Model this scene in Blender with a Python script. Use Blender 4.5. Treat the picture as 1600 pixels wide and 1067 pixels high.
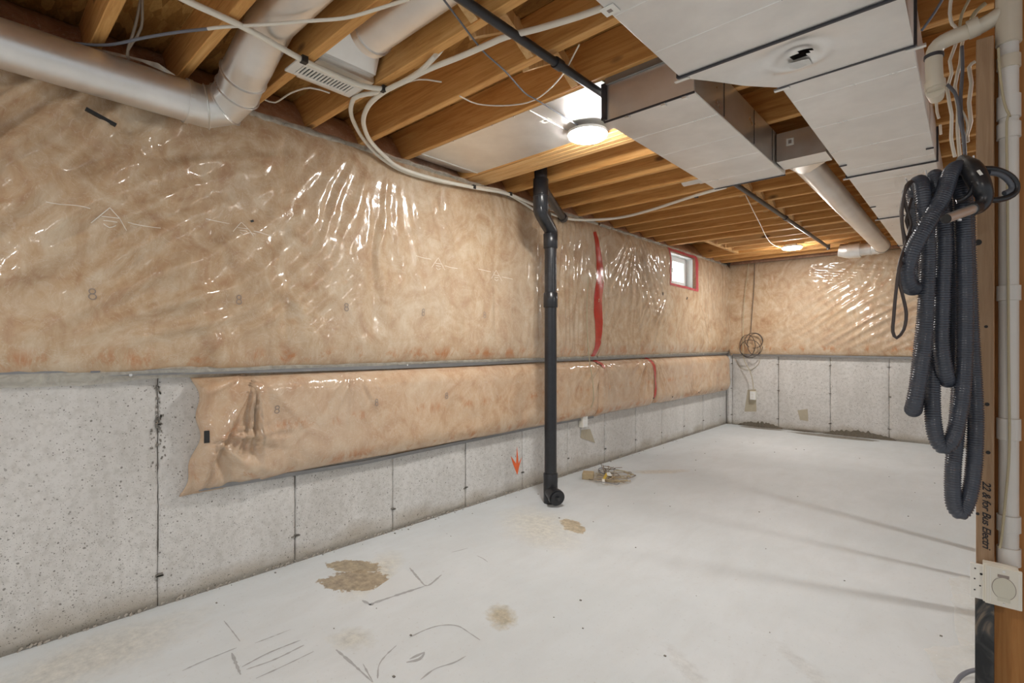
import bpy, bmesh, math, random
import numpy as np
from mathutils import Vector, Matrix
random.seed(7)
S = bpy.context.scene
COL = S.collection
PI = math.pi
for o in list(bpy.data.objects): bpy.data.objects.remove(o)

# ------------------------------------------------------------------ camera, world, lamps, exposure
FP, VX, HY = 793.0, 1519.0, 538.0
TH = math.atan((VX-800)/FP); CT, ST = math.cos(TH), math.sin(TH)
CX, CY, CZ = 2.647, 0.0, 1.152
cd = bpy.data.cameras.new('camera'); cam = bpy.data.objects.new('camera', cd); COL.objects.link(cam)
cam.location = (CX, CY, CZ); cam.rotation_euler = (PI/2, 0, TH)
cd.sensor_width = 36; cd.lens = FP/1600*36; cd.shift_y = (HY-533.5)/1600; cd.clip_start = .02
S.camera = cam
w = bpy.data.worlds.new('world'); S.world = w; w.use_nodes = True
w.node_tree.nodes['Background'].inputs[0].default_value = (.90, .95, 1, 1)
w.node_tree.nodes['Background'].inputs[1].default_value = 0.40
S.view_settings.view_transform = 'Standard'; S.view_settings.look = 'None'
S.view_settings.gamma = 1; S.view_settings.use_curve_mapping = False
S.view_settings.exposure = 0.45
LAMP_EMIT = 195.0        # strength of the lamp diffusers
LAMP_POS = [(1.143, 2.253), (1.12, 6.45), (1.3, -1.3), (3.6, -1.6), (4.1, 3.4)]

H = 2.295               # underside of joists
JD = .184               # joist depth
YB = 7.56               # back wall
def ray(px, py):
    r = (px-800)/FP; u = -(py-HY)/FP
    return Vector((CT*r-ST, ST*r+CT, u))
C0 = Vector((CX, CY, CZ))
def at_z(px, py, z): d = ray(px, py); return C0+d*((z-CZ)/d.z)
def at_x(px, py, x): d = ray(px, py); return C0+d*((x-CX)/d.x)
def at_y(px, py, y): d = ray(px, py); return C0+d*((y-CY)/d.y)
def at_d(px, py, k): return C0+ray(px, py)*k

# ------------------------------------------------------------------ materials
def newmat(name):
    m = bpy.data.materials.new(name); m.use_nodes = True
    nt = m.node_tree; b = nt.nodes['Principled BSDF']
    return m, nt, b
def N(nt, t, **k):
    n = nt.nodes.new(t)
    for a, v in k.items():
        if a.startswith('i_'):
            key = a[2:]; n.inputs[int(key) if key.isdigit() else key].default_value = v
        else: setattr(n, a, v)
    return n
def L(nt, a, b): nt.links.new(a, b)
def ramp(nt, fac, stops):
    r = nt.nodes.new('ShaderNodeValToRGB'); e = r.color_ramp.elements
    while len(e) < len(stops): e.new(.5)
    for i, (p, c) in enumerate(stops):
        e[i].position = p; e[i].color = (c[0], c[1], c[2], 1) if hasattr(c, '__len__') else (c, c, c, 1)
    L(nt, fac, r.inputs[0]); return r.outputs[0]
def mixc(nt, fac, a, b, mode='MIX'):
    m = nt.nodes.new('ShaderNodeMix'); m.data_type = 'RGBA'; m.blend_type = mode
    for s, v in ((0, fac), (6, a), (7, b)):
        if hasattr(v, 'links'): L(nt, v, m.inputs[s])
        else: m.inputs[s].default_value = v if s == 0 else (v[0], v[1], v[2], 1)
    return m.outputs[2]
def math_(nt, op, a, b=0.0, clamp=False):
    m = nt.nodes.new('ShaderNodeMath'); m.operation = op; m.use_clamp = clamp
    for s, v in ((0, a), (1, b)):
        if hasattr(v, 'links'): L(nt, v, m.inputs[s])
        else: m.inputs[s].default_value = v
    return m.outputs[0]
def coord(nt, kind='Object', scale=(1, 1, 1), rand=False, loc=(0, 0, 0)):
    if kind == 'World': src = N(nt, 'ShaderNodeNewGeometry').outputs['Position']
    else: src = N(nt, 'ShaderNodeTexCoord').outputs[kind]
    mp = N(nt, 'ShaderNodeMapping'); mp.inputs['Scale'].default_value = scale; mp.inputs['Location'].default_value = loc
    L(nt, src, mp.inputs[0]); out = mp.outputs[0]
    if rand:
        oi = N(nt, 'ShaderNodeObjectInfo'); v = N(nt, 'ShaderNodeVectorMath', operation='ADD')
        k = math_(nt, 'MULTIPLY', oi.outputs['Random'], 53.0)
        L(nt, out, v.inputs[0]); L(nt, k, v.inputs[1]); out = v.outputs[0]
    return out
def noise(nt, vec, scale, detail=3, rough=.5, dist=0.0):
    n = N(nt, 'ShaderNodeTexNoise'); n.inputs['Scale'].default_value = scale; n.inputs['Detail'].default_value = detail
    n.inputs['Roughness'].default_value = rough; n.inputs['Distortion'].default_value = dist
    L(nt, vec, n.inputs['Vector']); return n.outputs[0]
def bump(nt, h, strength, dist=.01):
    b = N(nt, 'ShaderNodeBump'); b.inputs['Strength'].default_value = strength; b.inputs['Distance'].default_value = dist
    L(nt, h, b.inputs['Height']); return b.outputs[0]
def plain(name, col, rough=.5, metal=0.0, var=.12, sc=8, coat=0.0, rand=False):
    m, nt, b = newmat(name); v = coord(nt, 'Object', rand=rand)
    n = noise(nt, v, sc, 4, .6)
    c = mixc(nt, n, tuple(x*(1-var) for x in col), tuple(min(1, x*(1+var)) for x in col))
    L(nt, c, b.inputs['Base Color']); b.inputs['Roughness'].default_value = rough; b.inputs['Metallic'].default_value = metal
    b.inputs['Coat Weight'].default_value = coat
    return m

def wood(name, lo, mid, hi, axis=0, knots=True, rough=.62):
    m, nt, b = newmat(name)
    sc = [14, 14, 14]; sc[axis] = .9
    v = coord(nt, 'Object', tuple(sc), rand=True)
    g = noise(nt, v, 3.0, 6, .65, 1.2)
    v2 = coord(nt, 'Object', (1, 1, 1), rand=True)
    big = noise(nt, v2, 1.3, 3)
    c = ramp(nt, g, [(.25, lo), (.5, mid), (.75, hi)])
    c = mixc(nt, ramp(nt, big, [(.3, 0.0), (.75, .35)]), c, tuple(x*.6 for x in lo))
    if knots:
        ks = [4.2, 4.2, 4.2]; ks[axis] = 1.9
        vo = N(nt, 'ShaderNodeTexVoronoi'); vo.inputs['Scale'].default_value = 1.0
        L(nt, coord(nt, 'Object', tuple(ks), rand=True), vo.inputs['Vector'])
        k = ramp(nt, vo.outputs['Distance'], [(.05, 1.0), (.10, 0.0)])
        c = mixc(nt, math_(nt, 'MULTIPLY', k, .8), c, (.10, .035, .012))
    L(nt, c, b.inputs['Base Color']); b.inputs['Roughness'].default_value = rough
    L(nt, bump(nt, g, .25, .002), b.inputs['Normal'])
    return m
M = {}
M['joist'] = wood('joist_lumber', (.50, .215, .052), (.73, .385, .12), (.86, .53, .21))
M['beam'] = wood('beam_lumber', (.56, .28, .09), (.76, .46, .19), (.86, .60, .30))
M['brace'] = wood('brace_lumber', (.55, .29, .10), (.74, .46, .20), (.84, .60, .31), axis=2, knots=False)
M['stud'] = wood('stud_lumber', (.25, .145, .075), (.36, .23, .13), (.46, .32, .20), axis=2)
M['board'] = wood('board_lumber', (.33, .125, .025), (.46, .20, .05), (.55, .27, .08), axis=2)
# osb
m, nt, b = newmat('oriented_strand_board'); v = coord(nt, 'World', (6, 22, 10))
vo = N(nt, 'ShaderNodeTexVoronoi'); vo.inputs['Scale'].default_value = 1.6; vo.inputs['Randomness'].default_value = 1
L(nt, v, vo.inputs['Vector']); g = noise(nt, v, 2.5, 5, .7, 1.5)
c = mixc(nt, .55, vo.outputs['Color'], g)
bw = N(nt, 'ShaderNodeRGBToBW'); L(nt, c, bw.inputs[0])
c = ramp(nt, bw.outputs[0], [(.2, (.16, .065, .012)), (.5, (.42, .21, .05)), (.8, (.66, .40, .13))])
L(nt, c, b.inputs['Base Color']); b.inputs['Roughness'].default_value = .75; L(nt, bump(nt, bw.outputs[0], .4, .004), b.inputs['Normal']); M['osb'] = m

# cast concrete wall
m, nt, b = newmat('cast_concrete'); v = coord(nt, 'World')
n1 = noise(nt, v, 1.6, 5, .6); n2 = noise(nt, v, 30, 4, .7)
vs = coord(nt, 'World', (1, 1, .18)); n3 = noise(nt, vs, 5, 4, .6)
c = ramp(nt, n1, [(.3, (.57, .55, .52)), (.7, (.74, .725, .70))])
c = mixc(nt, .3, c, ramp(nt, n3, [(.3, (.50, .485, .455)), (.7, (.82, .81, .79))]))
c = mixc(nt, ramp(nt, n2, [(.45, 0.0), (.7, .35)]), c, (.33, .31, .27))
# tan water stain at the very foot of the wall
sx = N(nt, 'ShaderNodeSeparateXYZ'); L(nt, v, sx.inputs[0])
low = math_(nt, 'SUBTRACT', math_(nt, 'MULTIPLY', noise(nt, v, 3.1, 4), .22), sx.outputs[2])
c = mixc(nt, ramp(nt, low, [(.0, 0.0), (.08, .6)]), c, (.34, .28, .20))
def pits(scale, thr):
    vo = N(nt, 'ShaderNodeTexVoronoi'); vo.inputs['Scale'].default_value = scale; L(nt, v, vo.inputs['Vector'])
    sz = math_(nt, 'MULTIPLY', noise(nt, v, scale*.9, 1), thr)
    return math_(nt, 'LESS_THAN', vo.outputs['Distance'], math_(nt, 'SUBTRACT', sz, thr*.42))
dens = ramp(nt, noise(nt, v, 2.3, 2), [(.25, .5), (.45, 1.0)])
p = math_(nt, 'MAXIMUM', pits(55, .92), pits(115, 1.10))
lowz = math_(nt, 'SUBTRACT', 1.25, sx.outputs[2], True)
p = math_(nt, 'MAXIMUM', p, math_(nt, 'MULTIPLY', pits(210, 1.25), lowz))
p = math_(nt, 'MULTIPLY', p, dens)
c = mixc(nt, math_(nt, 'MULTIPLY', p, .75), c, (.13, .12, .10))
L(nt, c, b.inputs['Base Color']); b.inputs['Roughness'].default_value = .85
hh = math_(nt, 'SUBTRACT', math_(nt, 'MULTIPLY', n2, .6), p); L(nt, bump(nt, hh, .5, .004), b.inputs['Normal']); M['concrete'] = m
M['darkmortar'] = plain('dark_damp_mortar', (.15, .13, .10), .95, 0, .4, 60)
M['joint'] = plain('joint_mortar', (.22, .205, .18), .95, var=.3, sc=40)

# floor slab
m, nt, b = newmat('floor_slab'); v = coord(nt, 'World')
n1 = noise(nt, v, .9, 5, .6); n2 = noise(nt, coord(nt, 'World', (1, .35, 1)), 7, 6, .7, .4); n3 = noise(nt, v, 60, 3, .6)
c = ramp(nt, n1, [(.3, (.60, .64, .655)), (.7, (.73, .765, .785))])
c = mixc(nt, ramp(nt, n2, [(.42, 0.0), (.72, .38)]), c, (.56, .575, .57))
c = mixc(nt, ramp(nt, n3, [(.62, 0.0), (.72, .3)]), c, (.42, .41, .38))
def stain(cx, cy, rx, ry, rot, col, amt, soft=.25, nz=.5, ns=9):
    global c
    mp = N(nt, 'ShaderNodeMapping', vector_type='TEXTURE'); mp.inputs['Location'].default_value = (cx, cy, 0)
    mp.inputs['Rotation'].default_value = (0, 0, rot); mp.inputs['Scale'].default_value = (rx, ry, 1); L(nt, v, mp.inputs[0])
    ln = N(nt, 'ShaderNodeVectorMath', operation='LENGTH'); L(nt, mp.outputs[0], ln.inputs[0])
    d = math_(nt, 'ADD', ln.outputs['Value'], math_(nt, 'MULTIPLY', math_(nt, 'SUBTRACT', noise(nt, v, ns, 6, .7), .5), nz*2))
    f = ramp(nt, d, [(max(0, .8-soft), amt), (.8+soft*.2, 0.0)])
    tc = mixc(nt, ramp(nt, noise(nt, v, 26, 6, .75), [(.3, 0.0), (.7, 1.0)]), tuple(x*.55 for x in col), tuple(x*1.5 for x in col))
    c = mixc(nt, f, c, tc)
stain(.43, 1.42, .36, .15, -.95, (.60, .55, .43), .5, .5, .35, 6)
stain(.27, 1.40, .19, .09, .55, (.36, .29, .19), .92, .05, .55, 16)
stain(.42, 1.32, .21, .135, .75, (.345, .275, .185), .92, .05, .6, 16)
stain(.772, 2.642, .17, .085, -.5, (.42, .34, .22), .9, .06, .6, 14)
stain(.62, 2.5, .5, .3, -.5, (.66, .62, .50), .45, .6, .4, 5)
stain(1.169, 1.561, .13, .075, -.6, (.42, .36, .24), .8, .4, .6, 20)
stain(.30, 3.80, .34, .22, -.9, (.40, .33, .24), .8, .35, .6, 10)
stain(.55, 4.3, .10, .35, -.7, (.52, .45, .34), .5, .4, .6, 8)
stain(.85, 1.05, .12, .10, .3, (.52, .50, .42), .5, .5, .5, 16)
stain(.25, .35, .25, .5, .1, (.52, .48, .40), .5, .5, .5, 5)
stain(1.35, 7.40, .62, .14, .0, (.18, .155, .115), .85, .08, .35, 5)
stain(.48, 7.46, .38, .09, .0, (.20, .17, .125), .85, .08, .35, 5)
for q in ((1.9, 1.75), (2.2, 2.05)): stain(q[0], q[1], .05, .2, .9, (.52, .52, .50), .35, .4, .7, 22)
L(nt, c, b.inputs['Base Color']); b.inputs['Roughness'].default_value = .55
b.inputs['Specular IOR Level'].default_value = .35
L(nt, bump(nt, math_(nt, 'ADD', n2, math_(nt, 'MULTIPLY', n3, .15)), .15, .004), b.inputs['Normal']); M['floor'] = m

# fibreglass under a glossy poly skin: clearcoat with its own wrinkle normal
def blanket_mat(name, lo, mid, hi, rust_z):
    m, nt, b = newmat(name); v = coord(nt, 'World')
    a = noise(nt, v, 3.4, 6, .62, 2.2); d = noise(nt, coord(nt, 'World', (1, 1, .55)), 14, 5, .7, 1.0)
    f = math_(nt, 'ADD', math_(nt, 'MULTIPLY', a, .65), math_(nt, 'MULTIPLY', d, .35))
    c = ramp(nt, f, [(.34, lo), (.50, mid), (.66, hi)])
    c = mixc(nt, ramp(nt, noise(nt, v, 1.1, 3), [(.4, 0.0), (.7, .28)]), c, (.54, .46, .38))
    ve = noise(nt, v, 6, 4, .6, 3.5); vein = ramp(nt, ve, [(.485, 0.0), (.50, .3), (.515, 0.0)])
    c = mixc(nt, vein, c, (.80, .72, .60))
    sx = N(nt, 'ShaderNodeSeparateXYZ'); L(nt, v, sx.inputs[0])
    rn = noise(nt, coord(nt, 'World', (1, 1, .5)), 9, 5, .75, .5)
    for z0, wd in rust_z:
        band = math_(nt, 'SUBTRACT', 1.0, math_(nt, 'DIVIDE', math_(nt, 'ABSOLUTE', math_(nt, 'SUBTRACT', sx.outputs[2], z0)), wd), True)
        rf = math_(nt, 'MULTIPLY', band, ramp(nt, rn, [(.50, 0.0), (.62, .75)]))
        c = mixc(nt, rf, c, (.50, .17, .035))
    L(nt, c, b.inputs['Base Color']); b.inputs['Roughness'].default_value = .75
    b.inputs['Coat Weight'].default_value = 1.0; b.inputs['Coat Roughness'].default_value = .13; b.inputs['Coat IOR'].default_value = 1.5
    w1 = noise(nt, coord(nt, 'World', (1, 1.0, .35)), 22, 3, .55, .8)
    w2 = noise(nt, v, 7, 3, .5, 1.5)
    L(nt, bump(nt, math_(nt, 'ADD', math_(nt, 'MULTIPLY', w1, .8), math_(nt, 'MULTIPLY', w2, .4)), .24, .010), b.inputs['Coat Normal'])
    L(nt, bump(nt, d, .25, .01), b.inputs['Normal'])
    return m
M['blanket'] = blanket_mat('poly_covered_fibreglass', (.44, .255, .135), (.57, .40, .245), (.70, .57, .41), [(1.09, .06)])
M['blanket_low'] = blanket_mat('poly_covered_fibreglass_low', (.50, .285, .155), (.62, .42, .26), (.71, .545, .375), [(.53, .05), (.75, .04)])
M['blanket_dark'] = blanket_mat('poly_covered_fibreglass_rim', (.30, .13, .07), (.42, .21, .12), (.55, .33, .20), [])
def film(name, col, alpha, rough=.12):
    m, nt, b = newmat(name); v = coord(nt, 'World'); n = noise(nt, v, 18, 4, .6, 1)
    b.inputs['Base Color'].default_value = (*col, 1); b.inputs['Roughness'].default_value = rough
    L(nt, ramp(nt, n, [(.3, alpha*.7), (.7, min(1, alpha*1.3))]), b.inputs['Alpha'])
    L(nt, bump(nt, n, .5, .01), b.inputs['Normal']); return m
M['poly'] = film('clear_poly', (.72, .68, .58), .45)
M['poly_floor'] = film('floor_poly', (.90, .88, .80), .20)
M['tape'] = plain('red_seam_tape', (.50, .035, .02), .28, var=.35, sc=25, coat=.6)
M['tape_win'] = plain('pink_window_tape', (.58, .07, .10), .30, var=.3, sc=25, coat=.6)
M['batten'] = plain('grey_metal_batten', (.30, .30, .30), .42, .7, .2, 12)
# galvanised sheet
def galv(name, base, rough):
    m, nt, b = newmat(name); v = coord(nt, 'World')
    n = noise(nt, v, 5, 4, .6); n2 = noise(nt, v, 1.5, 2)
    L(nt, ramp(nt, n, [(.3, tuple(x*.90 for x in base)), (.7, tuple(min(1, x*1.05) for x in base))]), b.inputs['Base Color'])
    b.inputs['Metallic'].default_value = .88
    L(nt, ramp(nt, n, [(.3, rough*.8), (.7, rough*1.25)]), b.inputs['Roughness'])
    L(nt, bump(nt, n2, .25, .02), b.inputs['Normal']); return m
M['galv'] = galv('galvanised_sheet', (.86, .85, .83), .38)
M['galv_shiny'] = galv('galvanised_sheet_shiny', (.84, .83, .80), .34)
M['cleat'] = plain('dark_drive_cleat', (.07, .07, .08), .4, .6)
M['bead'] = galv('galvanised_bead', (.9, .9, .88), .3)
M['abs'] = plain('black_abs', (.018, .019, .022), .28, 0, .4, 30)
M['blackiron'] = plain('black_gas_pipe', (.05, .05, .055), .35, .5, .3, 20)
M['pvc'] = plain('cream_pvc', (.66, .60, .49), .32, 0, .08, 9)
M['pvc_white'] = plain('white_pvc', (.72, .70, .66), .35, 0, .05, 9)
M['cable'] = plain('cream_cable', (.80, .76, .66), .4, 0, .06, 12)
M['cable_grey'] = plain('grey_cable', (.16, .17, .20), .45)
M['cable_tan'] = plain('tan_cable', (.46, .40, .26), .5)
M['cable_dark'] = plain('dark_cable', (.06, .045, .04), .45)
M['strap'] = plain('black_tie', (.02, .02, .02), .5)
M['white'] = plain('white_plastic', (.80, .79, .75), .4, 0, .04)
M['outlet'] = plain('outlet_plastic', (.86, .86, .84), .35, 0, .02)
M['ivory'] = plain('ivory_plate', (.74, .71, .62), .38, 0, .04)
M['ivory_dark'] = plain('ivory_flap', (.62, .60, .50), .40, 0, .05)
M['slot'] = plain('dark_parts_and_shade', (.03, .03, .03), .8)  # near-black for knots and screws, also shade painted inside openings
M['hose'] = plain('hose_vinyl', (.060, .068, .088), .28, 0, .25, 14)
M['handle'] = plain('handle_plastic', (.022, .023, .027), .30, 0, .3, 14)
M['grip'] = plain('grip_rubber', (.10, .11, .13), .5)
M['chrome'] = plain('chrome_tube', (.80, .79, .78), .30, .75, .06)
M['ink'] = plain('ink', (.015, .015, .02), .7)
M['printmark'] = plain('pale_print', (.86, .80, .70), .6)
M['printgrey'] = plain('grey_print', (.30, .25, .22), .6)
M['orange'] = plain('orange_spray', (.82, .15, .045), .8, 0, .2, 40)
M['label'] = plain('paper_label', (.86, .85, .80), .6, 0, .03)
M['scuff'] = plain('grey_scuff', (.40, .41, .415), .8, 0, .25, 30)
M['patch'] = plain('pale_patch', (.66, .69, .70), .6, 0, .08, 6)
M['yellow'] = plain('yellow_wire', (.62, .42, .05), .5)
M['scrap'] = plain('wood_scrap', (.46, .36, .22), .8, 0, .2, 30)
M['copper'] = plain('old_wire', (.25, .20, .15), .5)
M['winframe'] = plain('vinyl_window', (.86, .88, .86), .4, 0, .02)
M['patchtan'] = plain('patched_mortar', (.46, .41, .31), .9, 0, .12, 30)
m, nt, b = newmat('clear_glass'); b.inputs['Base Color'].default_value = (.95, 1, .98, 1); b.inputs['Roughness'].default_value = .02
b.inputs['Alpha'].default_value = .08; M['glass'] = m
m, nt, b = newmat('lamp_diffuser'); b.inputs['Base Color'].default_value = (.9, .9, .9, 1)
b.inputs['Emission Color'].default_value = (1, .975, .94, 1); b.inputs['Emission Strength'].default_value = LAMP_EMIT; M['lamp'] = m
# stained wrap on the stud foot
m, nt, b = newmat('black_streaked_wrap'); n = noise(nt, coord(nt, 'Object', (1, 1, .5)), 16, 4, .5, 2.0)
L(nt, ramp(nt, n, [(.40, (.012, .014, .016)), (.52, (.045, .045, .045)), (.62, (.19, .15, .11))]), b.inputs['Base Color'])
b.inputs['Roughness'].default_value = .45; M['wrap'] = m

# ------------------------------------------------------------------ object helpers
OFF = {}
def root_off(p): return OFF.get(p.name, Vector((0, 0, 0))) if p else Vector((0, 0, 0))
def link(name, me, mat, parent=None, origin=None, kind=None, smooth=False, label=None):
    """mesh data in world coordinates -> object; a child is stored relative to its thing's base"""
    off = root_off(parent) if parent else Vector(origin or (0, 0, 0))
    if off.length: me.transform(Matrix.Translation(-off))
    o = bpy.data.objects.new(name, me); COL.objects.link(o)
    if parent: o.parent = parent
    else: o.location = off
    OFF[o.name] = off
    if mat and not me.materials: me.materials.append(M[mat] if isinstance(mat, str) else mat)
    if smooth: me.polygons.foreach_set('use_smooth', [True]*len(me.polygons))
    if kind: o['kind'] = kind
    if label: o['label'] = label
    return o
def thing(name, label, cat, loc=(0, 0, 0), group=None):
    o = bpy.data.objects.new(name, None); COL.objects.link(o); o.location = loc; o.empty_display_size = .05
    OFF[o.name] = Vector(loc); o['label'] = label; o['category'] = cat
    if group: o['group'] = group
    return o
def tag(o, label, cat, group=None):
    o['label'] = label; o['category'] = cat
    if group: o['group'] = group
    return o
class MB:
    def __init__(s): s.v = []; s.f = []
    def box(s, a, b, rot=None, c=None):
        x0, y0, z0 = a; x1, y1, z1 = b; k = len(s.v)
        vs = [Vector(p) for p in ((x0, y0, z0), (x1, y0, z0), (x1, y1, z0), (x0, y1, z0), (x0, y0, z1), (x1, y0, z1), (x1, y1, z1), (x0, y1, z1))]
        if rot is not None:
            cc = Vector(c) if c is not None else (vs[0]+vs[6])/2
            vs = [rot @ (p-cc)+cc for p in vs]
        s.v += [tuple(p) for p in vs]
        s.f += [tuple(k+i for i in q) for q in ((0, 3, 2, 1), (4, 5, 6, 7), (0, 1, 5, 4), (1, 2, 6, 5), (2, 3, 7, 6), (3, 0, 4, 7))]
        return s
    def hexa(s, pts):
        k = len(s.v); s.v += [tuple(p) for p in pts]
        s.f += [tuple(k+i for i in q) for q in ((0, 3, 2, 1), (4, 5, 6, 7), (0, 1, 5, 4), (1, 2, 6, 5), (2, 3, 7, 6), (3, 0, 4, 7))]
        return s
    def bar(s, p, q, w, h, up=(0, 0, 1)):
        p, q = Vector(p), Vector(q); d = (q-p).normalized(); u = Vector(up)
        a = d.cross(u).normalized()*(w/2); b = a.cross(d).normalized()*(h/2)
        return s.hexa([p-a-b, q-a-b, q+a-b, p+a-b, p-a+b, q-a+b, q+a+b, p+a+b])
    def tube(s, pts, r, seg=12, caps=True, close=False):
        pts = [Vector(p) for p in pts]; n = len(pts); rs = r if hasattr(r, '__len__') else [r]*n
        k = len(s.v); t0 = (pts[1]-pts[0]).normalized()
        up = Vector((0, 0, 1)) if abs(t0.z) < .9 else Vector((1, 0, 0))
        a = t0.cross(up).normalized()
        for i, p in enumerate(pts):
            t = (pts[min(i+1, n-1)]-pts[max(i-1, 0)])
            if t.length < 1e-9: t = t0
            t.normalize(); a = (a-t*a.dot(t))
            a = a.normalized() if a.length > 1e-6 else t.orthogonal().normalized()
            b = t.cross(a)
            for j in range(seg):
                g = 2*PI*j/seg; s.v.append(tuple(p+(a*math.cos(g)+b*math.sin(g))*rs[i]))
        for i in range(n-1):
            for j in range(seg):
                j2 = (j+1) % seg; s.f.append((k+i*seg+j, k+i*seg+j2, k+(i+1)*seg+j2, k+(i+1)*seg+j))
        if caps:
            s.f.append(tuple(k+j for j in range(seg))[::-1]); s.f.append(tuple(k+(n-1)*seg+j for j in range(seg)))
        return s
    def quad(s, *p):
        k = len(s.v); s.v += [tuple(x) for x in p]; s.f.append(tuple(range(k, k+len(p)))); return s
    def me(s, name='mesh'):
        m = bpy.data.meshes.new(name); m.from_pydata(s.v, [], s.f); m.update()
        bm = bmesh.new(); bm.from_mesh(m); bmesh.ops.recalc_face_normals(bm, faces=bm.faces); bm.to_mesh(m); bm.free()
        return m
    def put(s, name, mat, parent=None, origin=None, **k): return link(name, s.me(name), mat, parent, origin, **k)
def bevel(o, w=.003, seg=2):
    md = o.modifiers.new('bevel', 'BEVEL'); md.width = w; md.segments = seg; md.limit_method = 'ANGLE'; md.angle_limit = .7
    return o
def autosmooth(o, ang=35):
    me = o.data; bm = bmesh.new(); bm.from_mesh(me)
    for e in bm.edges:
        if len(e.link_faces) == 2 and e.calc_face_angle(0) > math.radians(ang): e.smooth = False
    for f in bm.faces: f.smooth = True
    bm.to_mesh(me); bm.free(); return o
def crom(pts, step=.02):
    P = [Vector(p) for p in pts]; P = [P[0]*2-P[1]]+P+[P[-1]*2-P[-2]]; out = []
    for i in range(1, len(P)-2):
        a, b, c_, d = P[i-1:i+3]; n = max(2, int((c_-b).length/step))
        for k in range(n):
            t = k/n
            out.append(.5*((2*b)+(c_-a)*t+(2*a-5*b+4*c_-d)*t*t+(3*b-a-3*c_+d)*t**3))
    out.append(P[-2]); return out
def tubeobj(name, pts, r, mat, parent=None, seg=10, curve=True, step=.03, origin=None, smooth=True, **k):
    pp = crom(pts, step) if curve else [Vector(p) for p in pts]
    mb = MB().tube(pp, r, seg); o = mb.put(name, mat, parent, origin, **k)
    return autosmooth(o, 50) if smooth else o
def cyl(mb, p, q, r, seg=24): return mb.tube([p, q], r, seg)
def clone(o, parent=None, loc=None):
    c_ = o.copy(); COL.objects.link(c_)
    if parent is not None: c_.parent = parent
    if loc is not None: c_.location = loc
    for ch in [x for x in bpy.data.objects if x.parent == o]: clone(ch, c_)
    return c_

# ------------------------------------------------------------------ floor
Y0 = -3.2; X1 = 6.0
floor = MB().box((-.2, Y0, -.12), (X1, YB+.2, 0)).put('floor', 'floor', kind='structure')
def ribbon(pts, wd, h=.0006, jit=0):
    """flat mark lying on the floor, real thin geometry"""
    mb = MB(); P = crom(pts, .012); n = len(P); k = 0
    for i, p in enumerate(P):
        t = (P[min(i+1, n-1)]-P[max(i-1, 0)]).normalized(); a = Vector((-t.y, t.x, 0))
        ww = wd*.6*(.45+random.random()*jit)*min(1, .4+i*.3, .4+(n-1-i)*.3)
        mb.v += [tuple(p+a*ww), tuple(p-a*ww)]
    mb.f = [(2*i, 2*i+1, 2*i+3, 2*i+2) for i in range(n-1)]
    mb.v = [(x, y, h) for x, y, z in mb.v]
    return mb
def fpath(*pp): return [at_z(x, y, 0) for x, y in pp]
marks = [([(688, 1050), (600, 1030), (540, 1012)], .0), ]
for pts, wd in [
    ([(285, 1048), (320, 1032), (370, 1012)], .006), ([(398, 1005), (430, 993), (455, 983)], .004),
    ([(350, 970), (362, 985), (375, 1002)], .004), ([(362, 1020), (370, 1040), (376, 1054)], .008),
    ([(378, 1042), (420, 1020), (470, 1000)], .005), ([(385, 1046), (430, 1030), (475, 1008)], .007),
    ([(400, 1060), (440, 1042), (490, 1018)], .005), ([(525, 1015), (545, 1032), (565, 1050), (582, 1066)], .008),
    ([(567, 1037), (575, 1052), (583, 1066)], .005), ([(590, 1060), (592, 1040), (602, 1025), (620, 1008)], .005),
    ([(640, 996), (665, 984), (690, 977), (715, 978), (735, 990), (750, 1000)], .005),
    ([(657, 1062), (680, 1045), (710, 1035), (728, 1025)], .005),
    ([(635, 1035), (655, 1030), (662, 1020), (640, 1030)], .010),
    ([(566, 938), (580, 945), (582, 943), (620, 930), (663, 916)], .012), ([(640, 887), (655, 905), (668, 915), (690, 898)], .009),
    ([(705, 863), (718, 860), (732, 856)], .004), ([(745, 868), (755, 873), (762, 878)], .004)]:
    ribbon(fpath(*pts), wd, jit=1.0).put('scuff_mark', 'scuff', floor, kind='stuff')
mb = MB(); P = fpath((572, 930), (632, 888), (662, 913), (582, 942))
mb.quad(*[(p.x, p.y, .0004) for p in P]); mb.put('pale_patch', 'patch', floor)
P = fpath((640, 868), (680, 855), (722, 878), (670, 899)); 
# crumbs of grit scattered on the slab
mb = MB()
for i in range(120):
    x, y = random.uniform(.1, 2.6), random.uniform(.6, 6.5); r = random.uniform(.0015, .005)
    if random.random() < .35: x = random.uniform(.01, .05)
    mb.box((x-r, y-r*.7, 0), (x+r, y+r*.7, r*.8))
mb.put('grit', 'joint', floor, kind='stuff')

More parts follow.
